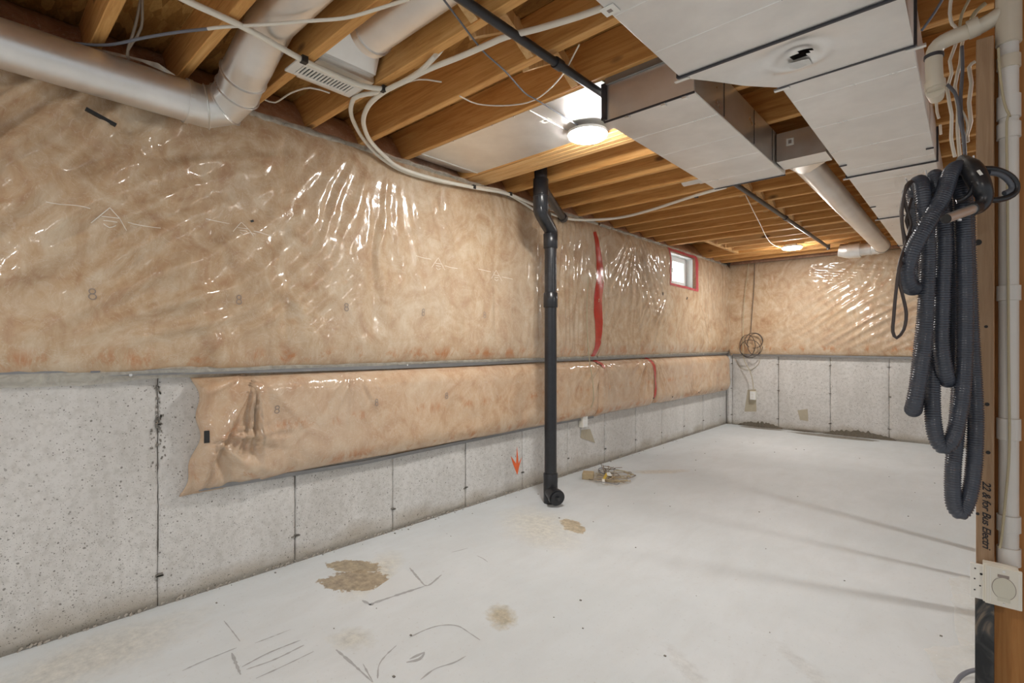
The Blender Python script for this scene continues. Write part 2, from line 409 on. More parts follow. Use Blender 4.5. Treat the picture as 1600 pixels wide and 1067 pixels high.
# ------------------------------------------------------------------ left wall: cast panels with joints
wl = MB().box((-.22, Y0, 0), (-.012, 5.55, H-.03)).box((-.22, 6.29, 0), (-.012, YB+.2, H-.03)).box((-.22, 5.55, 0), (-.012, 6.29, 1.86)).put('wall_left', 'joint', kind='structure')
def vn(u, v, seed, su, sv):
    """smooth value noise on arrays"""
    rng = np.random.RandomState(seed); G = rng.rand(256, 256)
    a = u/su+50.37; b_ = v/sv+31.7
    i = np.floor(a).astype(int); j = np.floor(b_).astype(int); fu = a-i; fv = b_-j
    fu = fu*fu*(3-2*fu); fv = fv*fv*(3-2*fv); i %= 255; j %= 255
    return (G[i, j]*(1-fu)*(1-fv)+G[i+1, j]*fu*(1-fv)+G[i, j+1]*(1-fu)*fv+G[i+1, j+1]*fu*fv)
def panel(axis, a, b_, z1, parent, pos, top_joint=True):
    """one cast panel; its edges are chamfered back into the joint"""
    g = .0012; n = 14; mb = MB(); zs = np.linspace(0, z1, 26)
    jl = [(random.random()-.5)*.005 for _ in zs]; jr = [(random.random()-.5)*.005 for _ in zs]
    off = random.uniform(-.002, .002)
    us = [0, .012]+list(np.linspace(.06, (b_-a)-.06, 5))+[b_-a-.012, b_-a]
    for k, z in enumerate(zs):
        for q, u in enumerate(us):
            e = 1 if q in (0, len(us)-1) else 0
            uu = a+g+u*(b_-a-2*g)/(b_-a)+(jl[k] if q < 2 else jr[k] if q > len(us)-3 else 0)*.8
            d = off+(-.0045 if e else 0)+(random.random()-.5)*.0015
            mb.v.append((pos+d, uu, z) if axis == 'x' else (uu, pos-d, z))
    W_ = len(us)
    for k in range(len(zs)-1):
        for q in range(W_-1):
            mb.f.append((k*W_+q, k*W_+q+1, (k+1)*W_+q+1, (k+1)*W_+q))
    # back side closes the slab
    o = mb.put('concrete_panel', 'concrete', parent); autosmooth(o, 40)
    md = o.modifiers.new('thickness', 'SOLIDIFY'); md.thickness = .011; md.offset = -1 if axis == 'x' else 1
    return o
ys = [-.003+.6096*k for k in range(-5, 13)]
for a, b_ in zip(ys[:-1], ys[1:]): panel('x', a, b_, 1.10, wl, 0)
panel('x', ys[-1], YB, 1.10, wl, 0)
# form tie stubs at the joints, rough mortar at the foot of the wall
def ties(jy, zs, axis, pos, parent):
    mb = MB()
    for y in jy:
        for z in zs:
            for k in range(3):
                u = y+random.uniform(-.012, .012); zz = z+random.uniform(-.006, .006); r = random.uniform(.004, .009)
                if axis == 'x': mb.box((pos-.004, u-r*1.6, zz-r*.5), (pos+.005, u+r*1.6, zz+r*.5))
                else: mb.box((u-r*1.6, pos-.005, zz-r*.5), (u+r*1.6, pos+.004, zz+r*.5))
    mb.put('form_tie_stubs', 'joint', parent, kind='stuff')
ties([y for y in ys if -.1 < y < 7.5], (.14, .80), 'x', 0, wl)
mb = MB()
for k in range(900):
    y = random.uniform(-.3, YB); dd = vn(np.array([y]), np.array([0.]), 5, .25, 1)[0]
    if random.random() > dd*1.3: continue
    r = random.uniform(.002, .007); z = random.uniform(0, .003+.018*dd)
    mb.box((0, y-r, max(0, z-r*.5)), (r*.9, y+r, z+r*.6), Matrix.Rotation(random.random(), 3, 'X'))
mb.put('mortar_crumbs', 'concrete', wl, kind='stuff')
mb = MB()                         # honeycombed broken edge along the first full joint
for k in range(46):
    z = random.uniform(.62, .98); y = .607+random.gauss(0, .007+.009*(z < .8)); r = random.uniform(.0012, .0035)
    mb.box((-.002, y-r, z-r*2), (.0022, y+r, z+r*2), Matrix.Rotation(random.uniform(-.4, .4), 3, 'X'))
mb.put('honeycomb_chips', 'joint', wl, kind='stuff')
# orange spray arrow pointing down
A = [at_x(x, y, .003) for x, y in ((808, 697), (806.5, 724), (798, 712), (802, 726), (808.5, 742), (812, 726), (816, 713), (810.5, 724))]
mb = MB(); mb.v = [(.0022, p.y, p.z) for p in A]; mb.f = [(0, 1, 7), (1, 2, 3), (1, 3, 4), (1, 4, 5), (1, 5, 7), (5, 6, 7)]
mb.put('sprayed_arrow', 'orange', wl, label='orange spray paint arrow pointing down at the floor')
A = [at_x(x, y, .002) for x, y in ((908, 672), (922, 670), (930, 692), (907, 684))]
MB().quad(*[(.0022, p.y, p.z) for p in A]).put('mortar_patch', 'patchtan', wl, label='tan mortar patch under the outlet box')

# ------------------------------------------------------------------ back wall
wb = MB().box((-.22, YB+.012, 0), (X1, YB+.22, H+JD)).put('wall_back', 'joint', kind='structure')
xs = [0, .08]+[.08+.6096*k for k in range(1, 10)]+[X1]
for a, b_ in zip(xs[:-1], xs[1:]): panel('y', a, b_, 1.10, wb, YB)
ties(xs[1:6], (.14, .52, .88), 'y', YB, wb)
A = [at_y(x, y, YB-.003) for x, y in ((1168, 609), (1181, 608), (1182, 643), (1163, 643))]
MB().quad(*[(p.x, YB-.0025, p.z) for p in A]).put('mortar_patch', 'patchtan', wb, label='tan mortar patch around the outlet box')
A = [at_y(x, y, YB-.003) for x, y in ((1246, 641), (1262, 639), (1263, 658), (1250, 656))]
MB().quad(*[(p.x, YB-.0025, p.z) for p in A]).put('mortar_patch', 'patchtan', wb)

def mound(xa, xb, ht):
    n = 30; mb = MB()
    for i in range(n+1):
        t = i/n; hh = ht*math.sin(PI*t)**.6*(.6+.4*random.random()) ; dp = (.010+.016*math.sin(PI*t))*(.6+.4*random.random()); x = xa+(xb-xa)*t
        for q, (a, b_) in enumerate(((0, 1), (.5, .75+random.random()*.2), (1, .3), (1.5, 0))): mb.v.append((x, YB-.001-dp*a, max(0.001, hh*b_)))
    mb.f = [(4*i+k, 4*i+k+1, 4*i+k+5, 4*i+k+4) for i in range(n) for k in range(3)]
    mb.put('broken_mortar', 'darkmortar', wb)
mound(.16, .75, .085); mound(1.22, 1.98, .10); mound(.85, 1.15, .012)

# ------------------------------------------------------------------ ceiling: subfloor, joists, header, bracing
ceil = MB().box((-.22, Y0, H+JD), (X1, YB+.22, H+JD+.018)).put('ceiling', 'osb', kind='structure')
JX0, JX1 = -.13, 4.6
jo = MB().box((JX0, -.019, H), (JX1, .019, H+JD)).put('joist', 'joist', ceil)
bevel(jo, .003, 1)
JY = [-2.7, -2.4, -2.1, -1.8, -1.5, -1.2, -.9, -.55, -.24, .07, .371, .662, .966, 1.27, 1.575, 1.88, 2.36, 2.84, 3.145, 3.45, 3.755, 4.06, 4.365, 4.67, 4.975, 5.28, 5.555, 5.598, 6.66, 6.70, 6.98, 7.27]
jo.location = (0, JY[0], 0)
for y in JY[1:]:
    j = jo.copy(); COL.objects.link(j); j.location = (0, y, random.uniform(-.002, .002))
tj = MB().box((.49, -.019, H), (JX1, .019, H+JD)).put('joist', 'beam', ceil); bevel(tj, .003, 1)
for k, y in enumerate((5.89, 6.17, 6.43)):
    if k == 0: tj.location = (0, y, 0)
    else: j = tj.copy(); COL.objects.link(j); j.location = (0, y, 0)
for k, x in enumerate((.452,)):
    bevel(MB().box((x-.02, 5.62, H), (x+.02, 6.64, H+JD)).put('header_joist', 'beam', ceil), .003, 1)
# flush beam of plies beside the return-air pan
for k, (a, b_) in enumerate(((2.395, 2.437), (2.440, 2.482), (2.485, 2.527), (2.530, 2.572))):
    bevel(MB().box((JX0, a, H-.001*k), (1.66, b_, H+JD)).put('beam_ply', 'beam', ceil), .002, 1)
MB().box((-.17, Y0, H-.03), (-.135, YB+.2, H+JD)).put('rim_joist', 'joist', ceil)
MB().box((-.135, Y0, H-.03), (-.03, 5.55, H-.001)).box((-.135, 6.62, H-.03), (-.03, YB+.2, H-.001)).put('sill_plate', 'beam', ceil)
# diagonal bridging
def bridge(y0, y1, x):
    for s_, x_ in ((1, x), (-1, x+.075)):
        z0, z1 = (H+.015, H+JD-.015) if s_ > 0 else (H+JD-.015, H+.015)
        mb = MB().bar((x_, y0+.021, z0), (x_, y1-.021, z1), .062, .019, up=(1, 0, 0))
        bevel(MB().bar((x_, y0+.021, z0), (x_, y1-.021, z1), .036, .045).put('bridging_brace', 'brace', ceil), .001, 1)
JB = [.966, 1.27, 1.575, 1.88]
for a, b_ in zip(JB[:-1], JB[1:]): bridge(a, b_, 1.27)
JB = [2.84, 3.145, 3.45, 3.755, 4.06, 4.365, 4.67, 4.975, 5.28, 5.555]
for a, b_ in zip(JB[:-1], JB[1:]): bridge(a, b_, 1.33)

# ------------------------------------------------------------------ window
win = MB()
y0, y1, z0, z1 = 5.56, 6.28, 1.865, 2.225
fx0, fx1 = -.10, -.05
win.box((fx0, y0, z0), (fx1, y0+.04, z1)).box((fx0, y1-.04, z0), (fx1, y1, z1)).box((fx0, y0+.04, z0), (fx1, y1-.04, z0+.04)).box((fx0, y0+.04, z1-.04), (fx1, y1-.04, z1))
window = bevel(win.put('window_1', 'winframe', kind='structure'), .003)
r = .004
MB().box((-.22, y0-r, z0-.012), (.03, y1+r, z0-.002)).box((-.22, y0-r, z1+.002), (.03, y1+r, z1+.012)).box((-.22, y0-.012, z0-r), (.03, y0-.002, z1+r)).box((-.22, y1+.002, z0-r), (.03, y1+.012, z1+r)).put('window_reveal', 'winframe', window)
ww = MB(); n = 14
for i in range(n+1):
    g = PI*i/n; x_ = -.225-.55*math.sin(g); y_ = 5.92-.50*math.cos(g)
    ww.v += [(x_, y_, 1.70), (x_, y_, 2.62)]
ww.f = [(2*i, 2*i+2, 2*i+3, 2*i+1) for i in range(n)]+[tuple(2*i for i in range(n+1))]
ww.put('added_white_well', 'winframe', window)  # added white shell outside, bounces light so the window reads white
al = bpy.data.lights.new('added_well_daylight', 'AREA'); al.energy = 90; al.size = .8; al.color = (.92, .97, 1)  # added area lamp standing in for daylight, brightens the white shell
alo = bpy.data.objects.new('added_well_daylight', al); COL.objects.link(alo); alo.location = (-.55, 5.92, 3.3)
sa = MB(); ym = 5.80
sa.box((-.085, ym, z0+.04), (-.035, ym+.045, z1-.04)).box((-.085, y1-.085, z0+.04), (-.045, y1-.04, z1-.04)).box((-.085, ym+.045, z0+.04), (-.045, y1-.085, z0+.06)).box((-.085, ym+.045, z1-.06), (-.045, y1-.085, z1-.04))
sash = bevel(sa.put('window_sash', 'winframe', window), .002)
MB().box((-.068, ym+.045, z0+.06), (-.064, y1-.085, z1-.06)).put('window_pane', 'glass', sash)
MB().box((-.095, y0+.04, z0+.04), (-.091, ym+.02, z1-.04)).put('window_pane', 'glass', window)
MB().box((-.036, ym+.012, 2.02), (-.022, ym+.03, 2.07)).put('sash_latch', 'white', sash)

# ------------------------------------------------------------------ insulation blankets under poly
def fan(u, v, au, av, phi0, span, n, r0, rw, amp, seed, ph=0.):
    """folds radiating from a fixing point"""
    du = u-au; dv = v-av; r_ = np.hypot(du, dv)+1e-6; phi = np.arctan2(dv, du)
    dphi = (phi-phi0+PI) % (2*PI)-PI
    win_ = np.exp(-(dphi/span)**4)
    rad = np.exp(-((r_-r0)/rw)**2)
    wob = vn(phi*5, r_*2, seed, .5, .5)*3
    s_ = np.sin(n*phi+wob+ph); s_ = np.sign(s_)*np.abs(s_)**.8
    modu = vn(phi, r_*.4, seed+3, .13, .3)
    return amp*win_*rad*s_*modu*1.6
def dfold(u, v, ang, wd, ln, seed, amp):
    c_, s_ = math.cos(ang), math.sin(ang); a = u*c_+v*s_; b_ = -u*s_+v*c_
    t = b_/wd+1.6*vn(a, b_, seed, ln, wd*4); return amp*(.5+.5*np.sin(2*PI*t))**1.5*(.25+1.1*vn(a, b_, seed+9, ln*.6, wd*1.2))
def up_disp(y, z):
    e = np.minimum((z-1.03)/.16, (H-z)/.14).clip(0, 1)
    h = .018+.060*np.sqrt(e*(2-e))
    h = h+.026*(vn(y, z, 1, .35, .5)-.5)*e+.013*(vn(y, z, 2, .12, .16)-.5)*e+.005*(vn(y, z, 3, .035, .05)-.5)
    h = h-.010*np.exp(-((((y-.37) % .508)-.254)/.018)**2)*e*(vn(y*0+np.floor((y-.37)/.508), z, 9, .5, .4))   # batt seams
    h = h+dfold(y, z, .98, .135, .75, 61, .060)*e*np.exp(-((y-.15)/.55)**2)*np.exp(-((z-1.85)/.5)**2)
    h = h+dfold(y, z, .62, .11, .6, 62, .040)*e*np.exp(-((y-.75)/.5)**2)*np.exp(-((z-1.55)/.35)**2)
    h = h+dfold(y, z, -1.05, .065, .5, 63, .012)*e*np.exp(-((y-4.95)/.45)**2)*np.exp(-((z-1.95)/.3)**2)
    h = h+dfold(y, z, 1.0, .09, .6, 64, .014)*e*np.exp(-((y-5.2)/.35)**2)*np.exp(-((z-1.45)/.25)**2)
    h = h+dfold(y, z, 1.56, .06, .8, 65, .010)*e*np.exp(-((y-3.55)/.40)**2)
    h = h+fan(y, z, .42, 2.12, -1.2, .7, 16, .8, .6, .010, 12)+fan(y, z, 1.35, 2.20, -2.5, .45, 14, 1.0, .55, .016, 51)
    h = h+fan(y, z, 1.75, 2.75, -1.62, .62, 58, .98, .33, .0064, 13)
    h = h+fan(y, z, 1.75, 2.75, -1.5, .60, 36, 1.35, .32, .0035, 14)
    h = h+fan(y, z, 3.62, 3.3, -1.57, .28, 88, 1.6, .75, .007, 15)
    h = h+fan(y, z, 4.75, 2.42, -1.5, .85, 34, .62, .34, .010, 16)
    h = h+fan(y, z, 5.46, 1.72, -2.25, .35, 22, .35, .38, .013, 17)
    h = h+fan(y, z, 6.35, 1.75, -.9, .30, 18, .4, .4, .008, 18)
    h = h+fan(y, z, 4.06, 1.05, 1.2, .5, 30, .35, .3, .005, 19)
    return np.maximum(h, .006)
def low_disp(y, z, y0_, y1_):
    e = np.minimum((z-.485)/.13, (1.0-z)/.10).clip(0, 1)
    ee = np.minimum((y-y0_)/.06, (y1_-y)/.05).clip(0, 1)
    h = .014+.085*np.sqrt(e*(2-e))*np.sqrt(.12+.88*ee*(2-ee))
    h = h+.022*(vn(y, z, 21, .30, .25)-.5)*e+.008*(vn(y, z, 22, .09, .10)-.5)*e+.0035*(vn(y, z, 23, .03, .04)-.5)
    h = h+fan(y, z, .98, 1.02, -2.1, 1.0, 9, .25, .26, .028, 24)
    h = h+fan(y, z, .80, .72, -.7, 1.0, 8, .16, .16, .022, 25)
    h = h+fan(y, z, 1.52, 1.02, -1.57, .9, 18, .12, .14, .008, 26)
    h = h+fan(y, z, 4.1, 1.04, -1.57, 1.2, 18, .22, .2, .010, 27)
    h = h+fan(y, z, 5.0, 1.04, -1.9, .9, 16, .22, .2, .009, 28)
    h = h+fan(y, z, 6.2, .50, 1.57, 1.2, 16, .12, .14, .012, 29)
    h = h+fan(y, z, 5.15, 1.04, -1.2, .5, 22, .3, .25, .006, 30)
    return np.maximum(h, .006)
def back_disp(x, z):
    e = np.minimum((z-1.0)/.14, (H-z)/.12).clip(0, 1); e = np.minimum(e, (x/.1).clip(0, 1))
    h = .016+.050*np.sqrt(e*(2-e))+.018*(vn(x, z, 31, .3, .35)-.5)*e+.007*(vn(x, z, 32, .1, .12)-.5)*e+.004*(vn(x, z, 33, .03, .05)-.5)
    h = h+dfold(x, z, .50, .085, .9, 66, .017)*e*np.exp(-((x-1.9)/.95)**2)*np.exp(-((z-1.5)/.45)**2)
    h = h+dfold(x, z, -.15, .07, .6, 67, .010)*e*np.exp(-((x-1.6)/.5)**2)*np.exp(-((z-2.05)/.15)**2)
    h = h+fan(x, z, 2.0, 2.45, -2.3, .8, 30, .5, .3, .008, 35)
    h = h+.006*np.exp(-((x-.62)/.18)**2-((z-1.95)/.22)**2)*(vn(x, z, 36, .03, .05)-.5)*3
    return np.maximum(h, .006)
def sheet(name, axis, u0, u1, z0_, z1_, fn, mat, parent, step=.012, hole=None, edge=None, wallpos=0.0):
    nu = int((u1-u0)/step); nv = int((z1_-z0_)/step)
    U, V = np.meshgrid(np.linspace(u0, u1, nu+1), np.linspace(z0_, z1_, nv+1), indexing='ij')
    U2, V2 = (edge(U, V) if edge else (U, V))
    D = fn(U2, V2)
    if axis == 'x': co = np.stack([wallpos+D, U2, V2], -1)
    else: co = np.stack([U2, wallpos-D, V2], -1)
    co = co.reshape(-1, 3); idx = np.arange((nu+1)*(nv+1)).reshape(nu+1, nv+1)
    q = np.stack([idx[:-1, :-1], idx[1:, :-1], idx[1:, 1:], idx[:-1, 1:]], -1).reshape(-1, 4)
    if axis == 'y': q = q[:, ::-1]
    if hole:
        cu = (U[:-1, :-1]+step/2).ravel(); cv = (V[:-1, :-1]+step/2).ravel()
        keep = ~((cu > hole[0]) & (cu < hole[1]) & (cv > hole[2]) & (cv < hole[3])); q = q[keep]
    # rim going back to the wall so the batt has its thickness
    me = bpy.data.meshes.new(name); me.from_pydata(co.tolist(), [], q.tolist()); me.update()
    bm = bmesh.new(); bm.from_mesh(me); be = [e for e in bm.edges if len(e.link_faces) == 1]
    r_ = bmesh.ops.extrude_edge_only(bm, edges=be); vs = [g for g in r_['geom'] if isinstance(g, bmesh.types.BMVert)]
    for v_ in vs:
        if axis == 'x': v_.co.x = wallpos+.003
        else: v_.co.y = wallpos-.003
    loose = [v_ for v_ in bm.verts if not v_.link_faces]; bmesh.ops.delete(bm, geom=loose, context='VERTS')
    bmesh.ops.recalc_face_normals(bm, faces=bm.faces); bm.to_mesh(me); bm.free()
    return link(name, me, mat, parent, smooth=True)
def surf_ribbon(pts, wd, fn, axis='x', wallpos=0., lift=.0015, cl=False, step=.02):
    """strip that follows the blanket's own surface; pts are (u, z)"""
    P = crom([(0, p[0], p[1]) for p in pts], step); n = len(P); mb = MB()
    for i, p in enumerate(P):
        t = (P[min(i+1, n-1)]-P[max(i-1, 0)]).normalized(); a = Vector((0, -t.z, t.y)); ww = wd(i/(n-1)) if callable(wd) else wd
        for s_ in (1, .33, -.33, -1):
            q = p+a*ww*s_; d = float(fn(np.array([q.y]), np.array([q.z]))[0])+lift
            mb.v.append((wallpos+d, q.y, q.z) if axis == 'x' else (q.y, wallpos-d, q.z))
    mb.f = [(4*i+k, 4*i+k+1, 4*i+k+5, 4*i+k+4) for i in range(n-1) for k in range(3)]
    return mb
uL = thing('insulation_blanket', 'longest poly covered tan insulation blanket on upper left wall, left of the long red tape', 'insulation', (0, 1.3, 1.03))
sheet('batt', 'x', -1.6, 4.055, 1.035, H-.002, up_disp, 'blanket', uL)
uR = thing('insulation_blanket', 'poly covered insulation blanket with the small window cut into it', 'insulation', (0, 5.8, 1.03))
hole = (5.545, 6.295, 1.85, 2.24)
sheet('batt', 'x', 4.065, YB-.05, 1.035, H-.002, up_disp, 'blanket', uR, hole=hole)
uB = thing('insulation_blanket', 'poly covered insulation blanket on the upper back wall', 'insulation', (1.3, YB, 1.0))
sheet('batt', 'y', .06, 5.9, 1.0, H-.002, back_disp, 'blanket', uB, wallpos=YB)
def wavy_l(y0_, y1_, lo=.47, left=False, seed=0):
    def f(U, V):
        a = (V-.47)/(1.01-.47)
        bot = lo+(vn(U, U*0, 40+seed, .35, 1)-.5)*.03
        V2 = bot+(1.01-bot)*a
        U2 = U
        if left:
            t = ((y1_-U)/(y1_-y0_)); k = np.clip((t-.8)/.2, 0, 1)
            U2 = U+k*(.05*np.sin(a*3.1)*1.0-.05*(1-a)+.012*np.sin(a*17))
        return U2, V2
    return f
lows = []
for k, (a, b_, lab, lo) in enumerate(((.735, 4.03, 'long lower insulation blanket with the ragged free left end', .478), (4.035, 5.13, 'short lower insulation blanket between the two red seam tapes', .485), (5.14, 7.47, 'lower insulation blanket with scalloped pinned bottom edge near the corner', .50))):
    t = thing('insulation_blanket', lab, 'insulation', (0, (a+b_)/2, .48)); lows.append(t)
    sheet('batt', 'x', a, b_, .47, 1.01, lambda y, z, a=a, b_=b_: low_disp(y, z, a, b_), 'blanket_low', t, edge=wavy_l(a, b_, lo, k == 0, k), step=.010)
lowfn = lambda y, z: low_disp(y, z, .735, 9)
# red seam tape
def tp(pix, x=.075): return [(at_x(px, py, x).y, at_x(px, py, x).z) for px, py in pix]
surf_ribbon(tp([(929, 362), (933, 385), (936, 410), (935, 440), (933, 480), (934, 510), (932, 540), (930, 560)]), lambda t: .016+.050*math.sin(PI*min(1, t*.85+.05)), up_disp, lift=.003).put('seam_tape', 'tape', uL, smooth=True, label='long crinkled red tape over the seam')
surf_ribbon(tp([(933, 561), (938, 567), (942, 574)]), .022, lowfn, lift=.004).put('seam_tape', 'tape', lows[1], smooth=True, label='short stub of red tape')
surf_ribbon(tp([(1013, 551), (1019, 572), (1021, 598), (1019, 622)]), lambda t: .03-.012*t, lowfn, lift=.004).put('seam_tape', 'tape', lows[2], smooth=True, label='red tape over the lower seam')
hw = .022
for pts in ([(5.525, 1.83), (5.525, 2.26)], [(6.305, 1.83), (6.305, 2.26)]):
    w_ = .012 if pts[0][0] < 6 else .045
    surf_ribbon(pts, w_, up_disp, lift=.004).put('window_tape', 'tape_win', uR, smooth=True)
surf_ribbon([(5.52, 2.250), (6.33, 2.250)], .020, up_disp, lift=.005).put('window_tape', 'tape_win', uR, smooth=True)
surf_ribbon([(5.52, 1.845), (6.0, 1.838), (6.33, 1.83)], .014, up_disp, lift=.005).put('window_tape', 'tape_win', uR, smooth=True)
# faint prints on the facing
def printmark(parent, segs, wd, mat, fn=up_disp, axis='x', wp=0.):
    mb = MB()
    for s_ in segs:
        r_ = surf_ribbon(s_, wd, fn, axis, wp, .0025); k = len(mb.v); mb.v += r_.v; mb.f += [tuple(i+k for i in f) for f in r_.f]
    return mb.put('printed_mark', mat, parent)
def emblem(px, py, s_, parent=uL, mat='printmark'):
    p = at_x(px, py, .07); y, z = p.y, p.z
    sg = [[(y-.30*s_, z+.04*s_), (y-.10*s_, z+.03*s_)], [(y+.10*s_, z-.01*s_), (y+.28*s_, z-.02*s_)], [(y-.09*s_, z-.05*s_), (y, z+.06*s_)], [(y, z+.06*s_), (y+.10*s_, z-.06*s_)],
          [(y-.04*s_, z+.00*s_), (y+.05*s_, z)], [(y-.03*s_, z-.025*s_), (y+.04*s_, z-.025*s_)], [(y-.03*s_, z-.045*s_), (y, z-.065*s_), (y+.035*s_, z-.045*s_)]]
    printmark(parent, sg, .0016*max(1, s_*1.0), mat)
emblem(168, 342, .62); emblem(375, 358, .5); emblem(683, 412, .62); emblem(776, 430, .62)
def eight(px, py, s_, parent, fn=up_disp, x=.08):
    p = at_x(px, py, x); y, z = p.y, p.z; a = [(y+.016*s_*math.cos(t), z+.018*s_+.016*s_*math.sin(t)) for t in np.linspace(0, 2*PI, 9)]
    b_ = [(y+.018*s_*math.cos(t), z-.016*s_+.018*s_*math.sin(t)) for t in np.linspace(0, 2*PI, 9)]
    printmark(parent, [a, b_], .0018, 'printgrey', fn)
for px, py in ((143, 460), (375, 468), (540, 480), (660, 488), (757, 492)): eight(px, py, .62, uL)
for px, py in ((434, 640), (585, 628), (696, 618)): eight(px, py, .55, lows[0], lowfn, .09)
# staples and black tags on the sheets
def tagbar(parent, px, py, w_, h_, ang, x=.09, mat='strap', nm='staple_tag'):
    p = at_x(px, py, x); d = float((up_disp if p.z > 1.03 else lowfn)(np.array([p.y]), np.array([p.z]))[0])
    MB().box((d+.001, p.y-w_/2, p.z-h_/2), (d+(.016 if w_ > .05 else .006), p.y+w_/2, p.z+h_/2), Matrix.Rotation(ang, 3, 'X')).put(nm, mat, parent)
tagbar(uL, 156, 186, .10, .012, -.35)
tagbar(lows[0], 322, 682, .022, .055, 0)
tagbar(uL, 395, 345, .014, .010, .5); tagbar(uR, 1036, 459, .012, .035, 0); tagbar(uR, 1074, 466, .012, .035, -.7)
for px, py in ((1020, 622), (1051, 620), (1092, 613), (1130, 609)): tagbar(lows[2], px, py, .016, .012, 0)
# battens and clear flap at the foot of the upper blankets
bt = bevel(MB().bar((.040, -1.6, 1.072), (.036, .400, 1.046), .012, .026).put('metal_batten', 'batten', origin=(.04, -.6, 1.05)), .002)
tag(bt, 'dark grey metal batten at far left above the bare concrete', 'batten')
MB().box((.043, .37, 1.040), (.048, .40, 1.054)).put('screw_plate', 'cable_grey', bt)
bt2 = thing('metal_batten', 'long grey metal batten holding the upper blankets above the lower ones', 'batten', (.04, 3.8, 1.02))
mb = MB(); pp = [(.038, y, z) for y, z in ((.43, 1.035), (1.0, 1.024), (1.6, 1.018), (2.25, 1.014), (3.2, 1.022), (4.0, 1.018), (4.9, 1.022), (6.2, 1.02), (7.45, 1.013))]
for a, b_ in zip(pp[:-1], pp[1:]): mb.bar(a, b_, .010, .024)
mb.put('strip', 'batten', bt2)
for y in (.50, 1.9, 3.4, 5.2, 6.6):
    MB().tube([(.042, y, 1.024), (.048, y, 1.024)], .006, 8).put('screw', 'galv', bt2)
for ya, yb_, par in ((-1.6, 4.05, uL), (4.07, 7.5, uR)):
  fl = MB(); n = 40
  for i in range(n+1):
    y = ya+i*(yb_-ya)/n; zb = 1.0-.045*max(0, 1-(y+1.0)/1.6)+.006*math.sin(i*1.7)
    if y > .7: zb = 1.0+.004*math.sin(i)
    for z, x in ((1.062, .030), (1.03, .050), (zb+.012, .022), (zb, .012)): fl.v.append((x, y, z))
  fl.f = [(4*i+k, 4*i+k+1, 4*i+k+5, 4*i+k+4) for i in range(n) for k in range(3)]
  fl.put('poly_flap', 'poly', par, smooth=True, label='clear poly flap folded out under the blanket')
bb = MB(); pp = [(.020, y, z) for y, z in ((.76, .489), (1.6, .464), (3.25, .482), (4.03, .474))]
for a, b_ in zip(pp[:-1], pp[1:]): bb.bar(a, b_, .012, .020)
tag(bb.put('metal_batten', 'batten', origin=(.02, 2.3, .47)), 'thin grey metal batten under the long lower blanket', 'batten')
bb = MB().bar((.1, YB-.03, 1.005), (5.9, YB-.03, .975), .02, .024)
tag(bb.put('metal_batten', 'batten', origin=(1.3, YB-.03, 1.0)), 'grey metal batten under the back wall blanket', 'batten')
# poly tucked up into the joist bays over the rim
bays = sorted(JY+[2.5])
first = None
def rimfold(a, b_, parent, xin=.055):
    n = 12; mb = MB(); sd = int(a*100) % 97
    for i in range(n+1):
        for j in range(8):
            t = j/7; y = a+(b_-a)*i/n; bl = math.sin(PI*i/n)
            x = xin-.16*t+.03*bl*math.sin(PI*t)+.02*(vn(np.array([y*3]), np.array([t]), sd, .2, .3)[0]-.5)
            z = H-.012*(1-t)+(JD+.006)*t-.02*bl*math.sin(PI*t)*.4+(.02*math.sin(t*PI)*(1-bl))
            mb.v.append((x, y, min(z, H+JD-.002)))
    mb.f = [(i*8+j, i*8+j+1, (i+1)*8+j+1, (i+1)*8+j) for i in range(n) for j in range(7)]
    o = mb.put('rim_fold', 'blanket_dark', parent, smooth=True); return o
for a, b_ in zip(bays[:-1], bays[1:]):
    if b_-a < .1 or a < -1.3: continue
    if a > 5.57 and a < 6.6: continue
    if 2.3 < a < 2.52: 
        if a < 2.45: continue
        a = 2.56
    rimfold(a+.02, b_-.02, uL if a < 4.0 else uR)
rimfold(5.62, 6.64, uR, .03)
mb = MB(); n = 60
for i in range(n+1):
    for j in range(5):
        t = j/4; x = .08+i*(5.9-.08)/n
        mb.v.append((x, YB-.075+.075*t-.02*math.sin(i*.8)*t*(1-t), H-.012+.235*t))
mb.f = [(i*5+j, i*5+j+1, (i+1)*5+j+1, (i+1)*5+j) for i in range(n) for j in range(4)]
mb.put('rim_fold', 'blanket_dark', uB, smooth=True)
# loose poly edge curling along the top of the wall
for ya, yb_, par in ((.9, 4.05, uL), (4.07, 7.4, uR)):
  mb = MB(); n = 60
  for i in range(n+1):
    y = ya+i*(yb_-ya)/n
    for k, (dx, dz) in enumerate(((.045, -.030), (.072+.01*math.sin(i*.9), -.012+.006*math.sin(i*1.3)), (.060, .004+.004*math.sin(i*2.1)))): mb.v.append((dx, y, H-.008+dz))
  mb.f = [(3*i+k, 3*i+k+1, 3*i+k+4, 3*i+k+3) for i in range(n) for k in range(2)]
  mb.put('poly_edge', 'poly', par, smooth=True)
MB().box((.045, .905, H-.012), (.049, .942, H+.10)).put('seam_tape', 'tape', uL, label='dark red tape strip beside the duct elbow')

# ------------------------------------------------------------------ ducts
ZT = 2.11
XR = 2.509; XL = 2.117; XW = 1.869
tr = thing('trunk_duct', 'wide flat galvanised trunk duct running along the ceiling to the back wall', 'duct', (2.3, 2.0, ZT))
def section(y0_, y1_, xl0, xl1, z0_, z1_, dz=0):
    o = MB().hexa([(xl0, y0_, ZT+dz), (XR, y0_, ZT+dz), (XR, y1_, ZT+dz), (xl1, y1_, ZT+dz), (xl0, y0_, H-.004), (XR, y0_, H-.004), (XR, y1_, H-.004), (xl1, y1_, H-.004)])
    return bevel(o.put('duct_section', 'galv', tr), .003, 1)
section(-2.2, 1.748, XW, XW, 0, 0)
